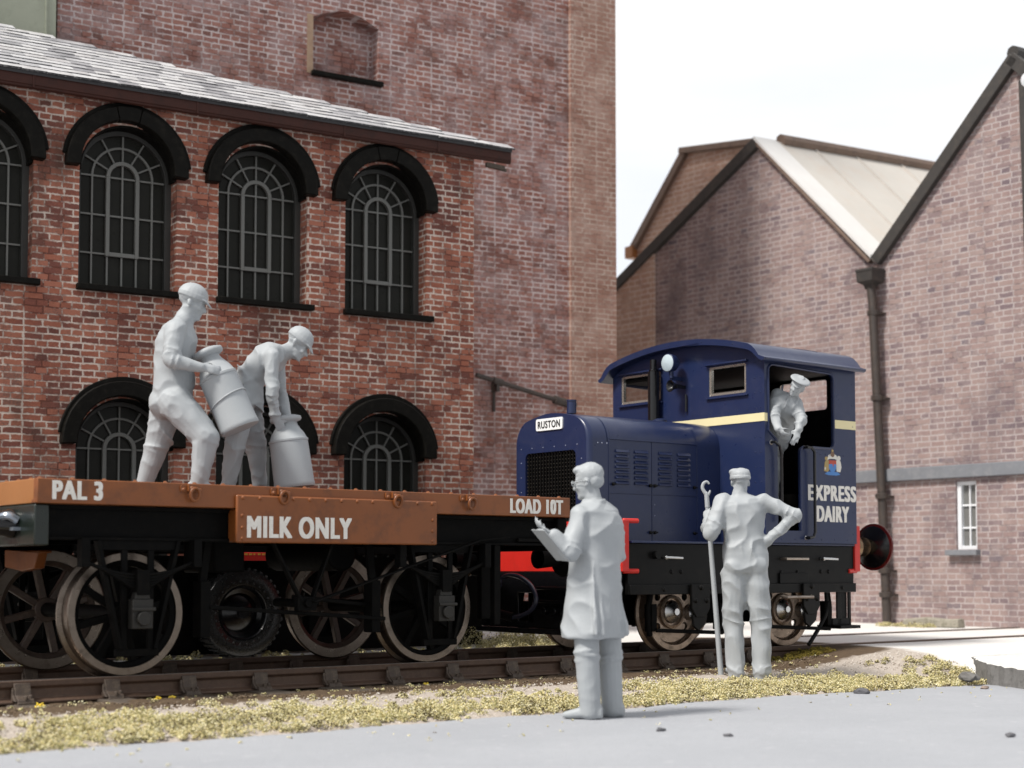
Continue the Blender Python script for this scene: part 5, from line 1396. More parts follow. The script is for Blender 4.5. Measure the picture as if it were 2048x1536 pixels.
def add_head(F, c, fwd, up, k=1.0, hair=False, bald=True):
    """skull, jaw, brow, nose, lips, chin, ears; c = middle of the head (eye level)"""
    f, l, u = perp(fwd, up); c = V(c)
    at = lambda a, b, d: c + f * (a * k) + l * (b * k) + u * (d * k)
    F.ell(at(-.014, 0, .035), .098 * k, .076 * k, .086 * k, f, l, u)            # skull
    F.ell(at(.022, 0, -.03), .070 * k, .062 * k, .078 * k, f, l, u)             # face
    F.ell(at(.035, 0, -.082), .048 * k, .048 * k, .034 * k, f, l, u)            # jaw
    F.ell(at(.072, 0, -.098), .022 * k, .024 * k, .018 * k, f, l, u)            # chin
    F.cone(at(.084, 0, .006), .0095 * k, at(.106, 0, -.034), .0145 * k)         # nose
    for s in (-1, 1):
        F.cone(at(.078, .010 * s, .022), .011 * k, at(.066, .045 * s, .018), .012 * k)    # brow
        F.ell(at(.066, .036 * s, -.030), .020 * k, .020 * k, .017 * k, f, l, u)           # cheek
        F.ell(at(.098, .011 * s, -.036), .010 * k, .009 * k, .008 * k, f, l, u)           # nostril
        F.ell(at(.0775, .029 * s, .001), .008 * k, .011 * k, .007 * k, f, l, u)           # eyelid
        F.ell(at(-.008, .077 * s, -.010), .020 * k, .010 * k, .032 * k, (f + u * -.2).normalized(), (l * s + f * -.3).normalized(), u)   # ear
        F.ell(at(.004, .079 * s, -.030), .012 * k, .008 * k, .012 * k, f, l, u)
    F.cone(at(.086, .016, -.060), .0072 * k, at(.086, -.016, -.060), .0072 * k)   # upper lip
    F.cone(at(.083, .014, -.072), .0080 * k, at(.083, -.014, -.072), .0080 * k)
    return at

def add_hand(F, wrist, d, palm_n, thumb, curl=35, size=1.0, spread=0.05, fingers=(1, 1, 1, 1), grip=None):
    """palm and five fingers. d: along the hand; palm_n: the way the palm faces; thumb: the side the thumb is on"""
    d = V(d).normalized(); pn = V(palm_n); pn = (pn - d * pn.dot(d)).normalized(); t = d.cross(pn)
    if t.dot(V(thumb)) < 0: t = -t
    w = V(wrist); k = size
    F.cone(w - d * .03 * k, .028 * k, w + d * .015 * k, .030 * k)
    F.loft([(w + d * .0 * k, t * .026 * k, pn * .018 * k), (w + d * .035 * k, t * .038 * k, pn * .018 * k), (w + d * .08 * k, t * .043 * k, pn * .0155 * k), (w + d * .092 * k, t * .041 * k, pn * .012 * k)], n=18)
    lens = ((.040, .026, .020), (.045, .029, .022), (.041, .027, .021), (.032, .021, .018))
    for i in range(4):
        off = (.032, .011, -.011, -.031)[i] * k
        p = w + d * ((.088, .094, .090, .080)[i] * k) + t * off
        ang = 0; r = (.0105, .011, .0105, .0092)[i] * k
        for j, L_ in enumerate(lens[i]):
            ang += R(curl) * (0.75 if j == 0 else 1.05) * fingers[i]
            q = p + (d * math.cos(ang) + pn * math.sin(ang) + t * (spread * (1.5 - i))).normalized() * (L_ * k)
            F.cone(p, r, q, r * .9, n=10, k=4); p = q; r *= .93
    p = w + d * (.022 * k) + t * (.030 * k)
    dirs = ((d * .72 + t * .62 + pn * .35), (d * .85 + t * .15 + pn * (.35 + curl / 90)), (d * .8 - t * .15 + pn * (.4 + curl / 70)))
    for L_, dd, r in zip((.042, .033, .027), dirs, (.0145, .0125, .011)):
        q = p + dd.normalized() * (L_ * k); F.cone(p, r * k, q, r * .9 * k, n=10, k=4); p = q

def folds(F, p0, p1, r, ts, th=.008, tilt=.25, seed=1):
    """rings of bunched cloth round a limb"""
    rng = random.Random(seed); p0, p1 = V(p0), V(p1); x, y, d = frame_of(p1 - p0)
    for t in ts:
        c = p0.lerp(p1, t); a = rng.uniform(0, 6.28); tl = rng.uniform(-tilt, tilt)
        pts = []
        for i in range(14):
            b = 2 * math.pi * i / 14
            pts.append(c + (x * math.cos(b) + y * math.sin(b)) * (r * .97) + d * (tl * r * math.cos(b - a)))
        for i in range(14):
            amp = .55 + .45 * math.cos(2 * math.pi * i / 14 - a * 1.7)
            if amp > .25: F.cone(pts[i], th * amp + .003, pts[(i + 1) % 14], th * amp + .003, n=7, k=3)

def add_cap(F, at, f, l, u, k=1.0, tilt=0.0, peak=.075):
    F.ell(at(-.014, 0, .050), .104 * k, .083 * k, .082 * k, f, l, u)
    F.loft([(at(-.014, 0, .022), l * .083 * k, f * .102 * k), (at(-.014, 0, .055), l * .084 * k, f * .105 * k)], n=24)
    F.loft([(at(.070, 0, .036), l * .066 * k, u * .012 * k), (at(.096, 0, .030), l * .058 * k, u * .010 * k), (at(.075 + peak * .65, 0, .012), l * .042 * k, u * .008 * k), (at(.078 + peak * .75, 0, .006), l * .02 * k, u * .007 * k)], n=16, p=2)

def boot(F, an, toe, r=.052):
    an, toe = V(an), V(toe)
    d = (toe - an); d.z = 0; d.normalize(); sd = V((-d.y, d.x, 0)); up = V((0, 0, 1))
    z0 = an.z - .0
    b = V((an.x, an.y, 0))
    F.loft([(b - d * .085 + up * .045, sd * .030, up * .04), (b - d * .06 + up * .05, sd * .040, up * .048), (b + up * .05, sd * .043, up * .048), (b + d * .07 + up * .042, sd * .046, up * .040), (b + d * .13 + up * .034, sd * .046, up * .033), (b + d * .175 + up * .028, sd * .036, up * .026), (b + d * .195 + up * .024, sd * .02, up * .018)], n=20, p=2.4)
    F.cone(b + up * .07, .048, an + up * .05, r)

def torso(F, J, side_w, thick, front):
    """front: the way the chest faces; widths in metres (half) at pelvis, waist, chest, shoulder"""
    P = [V(J[k]) for k in ('pelvis', 'waist', 'chest', 'neck')]
    fr = V(front)
    rings = []
    def ring(c, w, t, axis):
        axis = axis.normalized(); f = (fr - axis * fr.dot(axis)).normalized(); l = axis.cross(f)
        rings.append((c, l * w, f * t))
    a01 = P[1] - P[0]; a12 = P[2] - P[1]; a23 = P[3] - P[2]
    ring(P[0] - a01.normalized() * .10, side_w[0] * .80, thick[0] * .85, a01)
    ring(P[0] - a01.normalized() * .04, side_w[0] * .98, thick[0], a01)
    ring(P[0].lerp(P[1], .35), side_w[0], thick[0], a01)
    ring(P[1], side_w[1], thick[1], a01 + a12)
    ring(P[1].lerp(P[2], .55), (side_w[1] + side_w[2]) / 2, (thick[1] + thick[2]) / 2, a12)
    ring(P[2], side_w[2], thick[2], a12 + a23)
    ring(P[2].lerp(P[3], .45), side_w[2] * .98, thick[2] * .92, a23)
    ring(P[2].lerp(P[3], .78), side_w[2] * .68, thick[2] * .66, a23)
    ring(P[3], .062, .062, a23)
    F.loft(rings, n=32, p=2.25)

def root_of(key, label):
    base, J = POSES[key]
    o = thing('person', label, 'person', base, 0, (0, 0, 0))
    return o, {k: V(v) for k, v in J.items()}

def limb_arm(F, sh, el, wr, r=(.066, .054, .042), seed=3, bunch=True):
    F.cone(sh, r[0], el, r[1]); F.cone(el, r[1], wr, r[2])
    if bunch: folds(F, el, wr, r[1], (.05, .22), .008, seed=seed); folds(F, sh, el, r[1] + .004, (.72, .9), .008, seed=seed + 1)
def limb_leg(F, hip, kn, an, r=(.105, .080, .062), seed=5):
    F.cone(hip, r[0], kn, r[1]); F.cone(kn, r[1], an, r[2])

# ---- man carrying a churn along the wagon
def man_a():
    o, J = root_of('A', 'grey figure in a peaked cap hugging a tilted milk churn on the wagon')
    F = Fig(); f = V((.98, .05, -.1))
    torso(F, J, (.185, .18, .20), (.150, .145, .150), f)
    F.ell(J['waist'] + V((.065, 0, -.03)), .10, .15, .14); F.ell(J['pelvis'] + V((-.06, 0, -.02)), .12, .17, .13)
    for q in 'RL': F.ell(J['sh' + q] + V((0, 0, -.01)), .084, .074, .080); F.cone(J['sh' + q] + V((0, 0, .015)), .062, J['neck'] + V((-.01, 0, .0)), .070)
    F.cone(J['chest'].lerp(J['neck'], .5), .11, J['neck'] + V((-.005, 0, .01)), .078); F.cone(J['neck'], .072, J['head'] + V((-.015, 0, -.04)), .064)
    add_head(F, J['head'] + V((.005, 0, .005)), (.93, .06, -.36), (.3, 0, 1), 1.08)
    limb_arm(F, J['shR'], J['elR'], J['wrR'], (.088, .062, .042), 3); limb_arm(F, J['shL'], J['elL'], J['wrL'], (.072, .056, .042), 4)
    folds(F, J['shR'], J['elR'], .070, (.62, .75), .012, seed=9)
    add_hand(F, J['wrR'], (1, .25, -.05), (.1, 1, -.35), (0, -.2, 1), 28); add_hand(F, J['wrL'], (1, -.25, -.1), (0, -1, 0), (0, 0, 1), 30)
    limb_leg(F, J['hipR'], J['knR'], J['anR'], (.138, .104, .064)); limb_leg(F, J['hipL'], J['knL'], J['anL'], (.130, .100, .062))
    for k, sd in (('R', 1), ('L', 2)):
        folds(F, J['kn' + k], J['an' + k], .092, (-.04, .07, .17), .015, seed=sd, tilt=.4); folds(F, J['hip' + k], J['kn' + k], .112, (.5, .8), .010, seed=sd + 5, tilt=.7)
        F.cone(J['kn' + k].lerp(J['an' + k], .25), .076, J['an' + k], .062)
        boot(F, J['an' + k], J['an' + k] + V((.2, -.02, 0)))
    F.build('body', o, .0085, 4, .021, .06)
    C = Fig(); fx, l, u = perp((.93, .06, -.36), (.3, 0, 1)); c = J['head'] + V((.005, 0, .005))
    add_cap(C, lambda a, b, d: c + fx * (a * 1.08) + l * (b * 1.08) + u * (d * 1.08), fx, l, u, 1.08); C.build('peaked_cap', o, .006, 3)
man_a()
# ---- man bending over a standing churn
def man_b():
    o, J = root_of('B', 'grey figure in a peaked cap bending over an upright milk churn on the wagon')
    F = Fig(); f = V((.45, .0, -.9))
    torso(F, J, (.16, .155, .185), (.125, .118, .130), f)
    for q in 'RL': F.ell(J['sh' + q], .074, .070, .074)
    F.cone(J['chest'].lerp(J['neck'], .5), .085, J['neck'], .058); F.cone(J['neck'], .068, J['head'] + V((-.03, 0, -.03)), .060)
    hf, hu = (.78, -.1, -.62), (.62, 0, .78)
    add_head(F, J['head'], hf, hu, 1.02)
    limb_arm(F, J['shR'], J['elR'], J['wrR'], (.072, .056, .042), 13); limb_arm(F, J['shL'], J['elL'], J['wrL'], (.070, .055, .042), 14)
    folds(F, J['elR'], J['wrR'], .05, (.35, .5, .8), .009, seed=21)
    add_hand(F, J['wrR'], (.55, .1, -.8), (.3, .8, -.3), (.7, .2, .6), 34); add_hand(F, J['wrL'], (.6, -.2, -.7), (.1, -.9, -.3), (.7, 0, .6), 32)
    limb_leg(F, J['hipR'], J['knR'], J['anR'], (.118, .090, .060)); limb_leg(F, J['hipL'], J['knL'], J['anL'], (.112, .086, .058))
    for k, sd in (('R', 31), ('L', 32)):
        folds(F, J['kn' + k], J['an' + k], .080, (-.08, .04, .16), .015, seed=sd); folds(F, J['hip' + k], J['kn' + k], .098, (.45, .75), .010, seed=sd + 5)
        F.cone(J['kn' + k].lerp(J['an' + k], .25), .076, J['an' + k], .062)
        boot(F, J['an' + k], J['an' + k] + V((.2, -.03, 0)))
    # jacket hem hanging from the waist
    F.loft([(J['waist'] + V((.0, 0, .02)), V((0, .17, 0)), V((.10, 0, -.10))), (J['pelvis'] + V((.06, 0, -.05)), V((0, .18, 0)), V((.10, 0, -.09)))], n=24)
    F.build('body', o, .0085, 4, .030, .055)
    C = Fig(); fx, l, u = perp(hf, hu); c = J['head']
    add_cap(C, lambda a, b, d: c + fx * (a * 1.02) + l * (b * 1.02) + u * (d * 1.02), fx, l, u, 1.02); C.build('peaked_cap', o, .006, 3)
man_b()

def churn(key, label, T, B, rad):
    base, J = POSES[key]
    t, b = V(J[T]) + V(base), V(J[B]) + V(base)
    ax = (t - b).normalized(); L_ = (t - b).length
    o = thing('milk_churn', label, 'milk churn', tuple(b), 0, (0, 0, 0), 'milk churns on the wagon')
    m = MB()
    prof = [(0, 0), (rad * .96, 0), (rad * 1.0, .012), (rad, .03), (rad * .985, .04), (rad * .94, L_ * .66), (rad * .97, L_ * .665), (rad * .97, L_ * .69), (rad * .92, L_ * .70), (rad * .80, L_ * .78), (rad * .58, L_ * .87), (rad * .50, L_ * .92), (rad * .50, L_ * .95), (0, L_ * .95)]
    m.lathe((0, 0, 0), ax, prof, 40)
    m.build('churn_body', RESIN, o, angle=50)
    m = MB(); m.lathe((0, 0, 0), ax, [(rad * .48, L_ * .94), (rad * .74, L_ * .965), (rad * .78, L_ * .99), (rad * .76, L_ * 1.02), (rad * .5, L_ * 1.045), (0, L_ * 1.05)], 36); m.build('lid', RESIN, o, angle=60)
    if key == 'A':
        x, y, d = frame_of(ax); m = MB()
        m.tube([d * (L_ * (.37 + .055 * math.cos(q - 1.2))) + (x * math.cos(q) + y * math.sin(q)) * (rad * .985) for q in np.linspace(0, 2 * math.pi, 41)], .006, 6); m.build('cord', RESIN, o)
churn('A', 'tilted grey milk churn carried in the arms of the walking figure', 'canT', 'canB', .150)
churn('B', 'upright grey milk churn gripped by the bending figure, standing on the deck', 'canT', 'canB', .156)

# ---- man with a clipboard, in a long dust coat
def man_c():
    o, J = root_of('C', 'grey figure in glasses and a long work coat standing on the road reading a clipboard')
    F = Fig(); f = V((-.74, .62, 0)).normalized()
    torso(F, J, (.175, .165, .20), (.125, .12, .13), f)
    F.cone(J['chest'].lerp(J['neck'], .4), .09, J['neck'], .062); F.cone(J['neck'], .060, J['head'] + V((.015, 0, -.05)), .058)
    hf, hu = (-.93, .34, -.16), (-.10, 0, 1)
    at = add_head(F, J['head'], hf, hu, 1.02)
    for k, sd in (('L', 41), ('R', 42)):
        limb_leg(F, J['hip' + k], J['kn' + k], J['an' + k] + V((0, 0, .03)), (.10, .085, .072))
        folds(F, J['kn' + k], J['an' + k], .086, (-.06, .02, .10), .013, seed=sd)
        F.cone(J['kn' + k].lerp(J['an' + k], .18), .084, J['an' + k], .074)
        boot(F, J['an' + k], J['an' + k] + V((-.22, .06, 0)), .066)
    add_hand(F, J['wrL'], (-.75, -.05, .45), (.1, .2, .9), (-.2, .9, .2), 22); add_hand(F, J['wrR'] + V((.02, .03, -.06)), (-.75, -.45, .12), (-.2, -.3, -.9), (-.5, -.5, .5), 42)
    F.build('body', o, .0085, 4, .008, .06)
    C = Fig()
    l = V((0, 0, 1)).cross(f)   # his left
    def rg(c, w, t, sh=0.0): return (V(c) + f * sh, l * w, f * t)
    p, wst, ch, nk = J['pelvis'], J['waist'], J['chest'], J['neck']
    z = lambda v, dz: V((v.x, v.y, v.z + dz))
    C.loft([rg(z(p, -.33), .215, .205, .02), rg(z(p, -.30), .218, .205, .02), rg(z(p, -.1), .205, .185, .01), rg(p, .20, .172), rg(wst, .188, .158), rg(wst.lerp(ch, .55), .198, .152), rg(ch, .205, .150), rg(ch.lerp(nk, .5), .200, .132), rg(ch.lerp(nk, .8), .145, .10), rg(nk, .072, .072)], n=36, p=2.35)
    J['shR'] += V((-.03, 0, -.045)); J['shL'] += V((.01, 0, -.02))
    for q in 'LR': C.ell(J['sh' + q], .080, .080, .074)
    limb_arm(C, J['shL'], J['elL'], J['wrL'], (.078, .070, .052), 51); limb_arm(C, J['shR'], J['elR'], J['wrR'], (.078, .066, .050), 52)
    # collar, back seam and vent, pleats
    nb = J['neck']
    for i in range(20):
        a = 2 * math.pi * i / 20
        q = nb + l * (.074 * math.cos(a)) + f * (.078 * math.sin(a)) + V((0, 0, .012 * math.cos(a * 2)))
        a2 = 2 * math.pi * (i + 1) / 20
        q2 = nb + l * (.074 * math.cos(a2)) + f * (.078 * math.sin(a2)) + V((0, 0, .012 * math.cos(a2 * 2)))
        if math.sin(a) < .75: C.cone(q, .016, q2, .016, n=8, k=3)
    back = lambda t, off, dep: z(nb, -.08 - t) - f * dep + l * off
    C.chain([back(.08, -.02, .112), back(.3, -.02, .144), back(.55, -.02, .160), back(.74, -.02, .182)], (.008, .009, .010, .010), n=8, k=3)
    for off, d0 in ((.10, .0), (-.11, .01), (.15, -.01)):
        C.chain([back(.35, off, .122 + d0), back(.58, off * 1.1, .142 + d0), back(.72, off * 1.16, .158 + d0), back(.82, off * 1.2, .17 + d0)], (.008, .018, .024, .024), n=8, k=3)
    C.build('coat', o, .009, 4, .034, .08)
    H = Fig(); fx, hl, u = perp(hf, hu)
    H.ell(at(-.018, 0, .050), .101, .083, .080, fx, hl, u); H.ell(at(.040, 0, .085), .055, .064, .034, fx, hl, u); H.ell(at(-.052, 0, .0), .058, .072, .060, fx, hl, u)
    H.build('hair', o, .006, 2, .006, .02)
    G = MB()
    for s in (-1, 1):
        G.tube([at(.098 + .002 * math.cos(b), s * .033 + .022 * math.cos(b), .0 + .018 * math.sin(b)) for b in np.linspace(0, 2 * math.pi, 15)], .0035, 6)
        G.tube([at(.097, s * .055, .006), at(.02, s * .083, .008), at(-.02, s * .086, .0)], .0035, 6)
    G.tube([at(.10, .012, .003), at(.107, 0, .006), at(.10, -.012, .003)], .003, 6)
    G.build('glasses', RESIN, o)
    # the clipboard he holds
    base = V(POSES['C'][0])
    cb = thing('clipboard', 'thin grey clipboard held up by the man in the long coat', 'clipboard', tuple(base + J['b0'].lerp(J['b1'], .5)))
    a = (J['b0'] - J['b1']).normalized()          # up the board
    nrm = V((.62, .25, .74)); nrm = (nrm - a * nrm.dot(a)).normalized(); s_ = a.cross(nrm)
    m = MB()
    def bd(m, u0, u1, v0, v1, w0, w1):
        vs = [a * u + s_ * v + nrm * q for u in (u0, u1) for v in (v0, v1) for q in (w0, w1)]
        m.add(vs, [(0, 1, 3, 2), (4, 6, 7, 5), (0, 4, 5, 1), (2, 3, 7, 6), (0, 2, 6, 4), (1, 5, 7, 3)])
    bd(m, -.15, .13, -.10, .10, -.006, .0); m.build('board', RESIN, cb, bevel=.002)
    m = MB(); bd(m, -.14, .10, -.09, .09, .0005, .005); m.build('paper', RESIN, cb, bevel=.001)
    m = MB(); bd(m, .09, .125, -.04, .04, .0055, .016); m.build('clip', RESIN, cb, bevel=.004)
man_c()

# ---- man with a shunting pole
def man_d():
    o, J = root_of('D', 'grey figure in overalls seen from behind, hand on hip, holding a long pole')
    F = Fig(); f = V((-.06, 1, 0)).normalized()
    torso(F, J, (.205, .178, .205), (.135, .118, .128), f)
    for q in 'RL':
        F.ell(J['sh' + q] + V((0, 0, -.005)), .082, .080, .074)
        F.ell(J['pelvis'] + V((.085 if q == 'R' else -.085, -.055, -.03)), .105, .085, .12)
    F.cone(J['chest'].lerp(J['neck'], .4), .09, J['neck'], .066); F.cone(J['neck'], .062, J['head'] + V((.0, 0, -.05)), .060)
    hf, hu = (-.05, 1, -.05), (0, 0, 1)
    at = add_head(F, J['head'] + V((0, .03, -.005)), hf, hu, 1.02)
    limb_arm(F, J['shR'], J['elR'], J['wrR'], (.076, .066, .048), 61); limb_arm(F, J['shL'], J['elL'], J['wrL'], (.082, .076, .050), 62)
    folds(F, J['shL'], J['elL'], .078, (.5, .7, .9), .011, seed=71); folds(F, J['elL'], J['wrL'], .07, (.1, .3, .5), .010, seed=72); folds(F, J['elR'], J['wrR'], .055, (.15, .35, .6), .010, seed=73)
    add_hand(F, J['wrR'], (-.6, .5, -.5), (-.5, -.6, .2), (0, .3, .9), 30); add_hand(F, J['wrL'] + V((0, .0, .02)), (-.05, .35, .92), (.55, .75, -.1), (.6, -.2, .3), 62, 1.0)
    for k, sd in (('L', 81), ('R', 82)):
        limb_leg(F, J['hip' + k] + V((0, 0, -.03)), J['kn' + k], J['an' + k], (.122, .094, .082))
        folds(F, J['kn' + k], J['an' + k], .084, (.02, .85, .95), .008, seed=sd, tilt=.8); folds(F, J['hip' + k], J['kn' + k], .098, (.55, .9), .008, seed=sd + 5, tilt=.9)
        F.cone(J['an' + k], .080, J['an' + k] + V((0, 0, -.06)), .076)
        boot(F, J['an' + k], J['an' + k] + V((-.06 if k == 'L' else .03, .2, 0)), .06)
    # seat of the overalls: drag lines from the waist band and down the seat seam
    w, p = J['waist'], J['pelvis']
    for x0, x1, zz in ((-.035, -.015, .34), (.055, .015, .36)):
        F.chain([w + V((x0, -.098, .02)), w + V((x0 * .9 + x1 * .1, -.112, -.08)), p + V((x1, -.118, -.02))], (.012, .026, .018), n=8, k=3)
    F.build('body', o, .0085, 4, .034, .07)
    C = Fig(); fx, l, u = perp(hf, hu)
    C.ell(at(-.012, 0, .060), .106, .088, .062, fx, l, u); C.loft([(at(-.012, 0, .018), l * .086, fx * .106), (at(-.012, 0, .045), l * .089, fx * .109)], n=28)
    C.ell(at(.0, .04, .085), .07, .055, .035, fx, l, u); C.ell(at(.01, -.035, .088), .07, .05, .03, fx, l, u)
    C.loft([(at(.075, 0, .045), l * .066, u * .010), (at(.11, 0, .036), l * .058, u * .008), (at(.145, 0, .026), l * .03, u * .005)], n=16, p=2)
    C.build('flat_cap', o, .006, 3, .006, .04)
    base = V(POSES['D'][0])
    pt, pb = base + J['poleT'], base + J['poleB']
    s = thing('shunting_pole', 'long grey pole with a curled hook, held upright by the man in overalls', 'pole', tuple(pb))
    r = pt - pb
    m = MB(); m.tube([V((0, 0, -.02)), r * .5, r * .96], [.024, .022, .019], 12); m.build('shaft', RESIN, s)
    m = MB()
    d = r.normalized(); x = V((1, 0, 0))
    m.tube([r * .93, r * 1.0, r + d * .02 + x * -.012, r + d * .06 + x * -.03, r + d * .10 + x * -.018, r + d * .115 + x * .012, r + d * .095 + x * .03], [.022, .020, .017, .015, .014, .012, .009], 10, sub=4)
    m.tube([r * .985, r + d * .012 + x * .022, r + d * .04 + x * .036], [.013, .011, .008], 8, sub=3)
    m.build('hook', RESIN, s)
man_d()

# ---- driver leaning out of the cab doorway
def man_e():
    o, J = root_of('E', 'grey figure in a peaked cap leaning out of the locomotive cab doorway')
    F = Fig(); f = V((-.10, -.96, -.2)).normalized()
    torso(F, J, (.14, .135, .16), (.11, .10, .11), f)
    for q in 'RL': F.ell(J['sh' + q], .058, .062, .058); F.cone(J['chest'].lerp(J['neck'], .6), .065, J['sh' + q], .060)
    F.cone(J['chest'].lerp(J['neck'], .5), .07, J['neck'], .052); F.cone(J['neck'], .052, J['head'] + V((-.01, 0.03, -.05)), .048)
    hf, hu = (-.45, -.85, -.30), (.50, -.16, .85)
    at = add_head(F, J['head'], hf, hu, .86)
    limb_arm(F, J['shR'], J['elR'], J['wrR'], (.068, .058, .042), 91); limb_arm(F, J['shL'], J['elL'], J['wrL'], (.064, .056, .044), 92)
    folds(F, J['shR'], J['elR'], .06, (.4, .6, .8), .010, seed=93); folds(F, J['elL'], J['wrL'], .052, (.3, .6), .010, seed=94)
    add_hand(F, J['wrR'], (.5, -.4, -.75), (.7, .3, .2), (.4, -.8, .2), 60, .9); add_hand(F, J['wrL'], (-.3, -.35, -.88), (-.2, .9, -.2), (-.9, .2, .2), 18, .95)
    for k in 'RL':
        limb_leg(F, J['hip' + k], J['kn' + k], J['an' + k], (.09, .07, .055)); F.cone(J['an' + k], .055, J['an' + k] + V((0, 0, -.03)), .055)
        boot(F, J['an' + k], J['an' + k] + V((-.03, -.2, 0)))
    F.chain([J['neck'] + V((-.05, -.06, -.02)), J['chest'] + V((-.03, -.12, -.02)), J['waist'] + V((-.01, -.11, 0))], (.012, .012, .012), n=8, k=3)
    F.chain([J['neck'] + V((.05, -.06, -.02)), J['chest'] + V((.05, -.11, -.03)), J['waist'] + V((.03, -.11, 0))], (.012, .012, .012), n=8, k=3)
    F.build('body', o, .008, 3, .022, .045)
    C = Fig(); fx, l, u = perp(hf, hu)
    C.loft([(at(-.008, 0, .040), l * .074, fx * .092), (at(-.008, 0, .066), l * .078, fx * .094)], n=24)
    C.loft([(at(.0, 0, .064), l * .092, fx * .108), (at(.008, 0, .080), l * .100, fx * .116), (at(.010, 0, .092), l * .085, fx * .10), (at(.0, 0, .098), l * .04, fx * .05)], n=28)
    C.loft([(at(.070, 0, .040), l * .058, u * .008), (at(.100, 0, .026), l * .046, u * .006), (at(.118, 0, .014), l * .02, u * .004)], n=16, p=2)
    C.build('peaked_cap', o, .005, 2)
man_e()
# ------------------------------------------------------------------ foam verge, grit, moss, stones
OCT_V = np.array([(1, 0, 0), (-1, 0, 0), (0, 1, 0), (0, -1, 0), (0, 0, 1), (0, 0, -1)], float)
OCT_F = np.array([(0, 2, 4), (2, 1, 4), (1, 3, 4), (3, 0, 4), (2, 0, 5), (1, 2, 5), (3, 1, 5), (0, 3, 5)])
def crumbs(name, centres, radii, mat, kind='stuff', seed=0, squash=(.7, 1.2), label=None):
    rng = np.random.default_rng(seed)
    n = len(centres)
    q = rng.normal(size=(n, 4)); q /= np.linalg.norm(q, axis=1, keepdims=True)
    w, x, y, z = q.T
    Rm = np.stack([1 - 2 * (y * y + z * z), 2 * (x * y - z * w), 2 * (x * z + y * w), 2 * (x * y + z * w), 1 - 2 * (x * x + z * z), 2 * (y * z - x * w), 2 * (x * z - y * w), 2 * (y * z + x * w), 1 - 2 * (x * x + y * y)], -1).reshape(n, 3, 3)
    loc = OCT_V[None] * rng.uniform(squash[0], squash[1], (n, 6, 1)) * np.asarray(radii)[:, None, None]
    v = np.einsum('nij,nkj->nki', Rm, loc) + np.asarray(centres)[:, None, :]
    f = OCT_F[None] + (np.arange(n) * 6)[:, None, None]
    me = bpy.data.meshes.new(name)
    me.vertices.add(n * 6); me.vertices.foreach_set('co', v.reshape(-1))
    me.loops.add(n * 24); me.loops.foreach_set('vertex_index', f.reshape(-1).astype(np.int32))
    me.polygons.add(n * 8); me.polygons.foreach_set('loop_start', np.arange(0, n * 24, 3, dtype=np.int32)); me.polygons.foreach_set('loop_total', np.full(n * 8, 3, dtype=np.int32))
    me.update(calc_edges=True); me.validate()
    me.materials.append(mat)
    o = bpy.data.objects.new(name, me); COL.objects.link(o)
    if kind: o['kind'] = kind
    if label: o['label'] = label
    return o
FOAM = island_mat('verge_foam', [(.10, .075, .04), (.24, .22, .10), (.44, .40, .20), (.66, .58, .28), (.74, .68, .42), (.78, .74, .54), (.70, .58, .28), (.36, .34, .16)])
GRITM = island_mat('grit', [(.035, .025, .016), (.09, .062, .038), (.17, .12, .075), (.30, .24, .18), (.07, .05, .032)])
PALEG = island_mat('pale_grit', [(.30, .25, .21), (.52, .47, .42), (.66, .62, .57), (.42, .36, .30)])
OLIVE = island_mat('olive_moss', [(.07, .06, .012), (.16, .12, .025), (.30, .24, .04), (.22, .15, .05)])

def clumps(n, sfun, seed, rad=(.018, .075), per=(40, 95), cr=(.003, .0085), hgt=1.0):
    rng = np.random.default_rng(seed); C = []; Rr = []
    for _ in range(n):
        s, nn_, k = sfun(rng)
        r = rng.uniform(*rad) * k; m = int(rng.uniform(*per) * (0.5 + k))
        d = rng.normal(size=(m, 3)); d /= np.linalg.norm(d, axis=1, keepdims=True); d[:, 2] = np.abs(d[:, 2])
        rr = r * rng.uniform(.25, 1.0, (m, 1)) ** .6
        p = d * rr; p[:, 2] *= hgt
        x, y = toW(s, nn_); z = gz(s, nn_) if nn_ > 8.42 else max(gz(s, nn_), 0.0)
        C.append(p + np.array([x, y, z])); Rr.append(rng.uniform(*cr, m))
    return np.concatenate(C), np.concatenate(Rr)
def verge(rng):
    while True:
        s = rng.uniform(2.6, 11.9)
        lo = 8.40 - max(0, s - 9.5) * .14
        hi = 9.35 - .25 * max(0, min(1, (s - 6.5))) + .1 * math.sin(s * 3)
        u = rng.beta(1.3, 2.0)
        n = lo - .02 + u * (hi - lo)
        # patchy: keep where a slow wave says so
        if rng.random() < .42 + .5 * math.sin(s * 2.7 + n * 6) * math.sin(s * 1.3 - n * 4 + 1) + (.35 if u < .45 else -.12): return s, n, rng.uniform(.55, 1.35)
c1, r1 = clumps(1350, verge, 11, rad=(.018, .065))
c3, r3 = clumps(190, verge, 19, rad=(.06, .105), hgt=.8)
c2, r2 = clumps(90, lambda g: (g.uniform(8.9, 10.3), g.uniform(8.45, 8.86), g.uniform(.7, 1.5)), 18)
c = np.concatenate([c1, c2, c3]); r = np.concatenate([r1, r2, r3])
crumbs('verge_grass', c, r, FOAM, label='yellow-green foam grass along the road edge')
c, r = clumps(260, lambda g: (g.uniform(2.6, 11.5), g.uniform(8.95, 9.95), g.uniform(.25, .6)), 12, per=(10, 26))
crumbs('verge_tufts', c, r, FOAM)
def strays(g):
    s = g.uniform(3, 12.2); return s, g.uniform(7.3, 8.4) - .1 * max(0, s - 10), g.uniform(.15, .4)
c, r = clumps(70, strays, 13, per=(3, 9)); crumbs('stray_foam', c, r, FOAM)
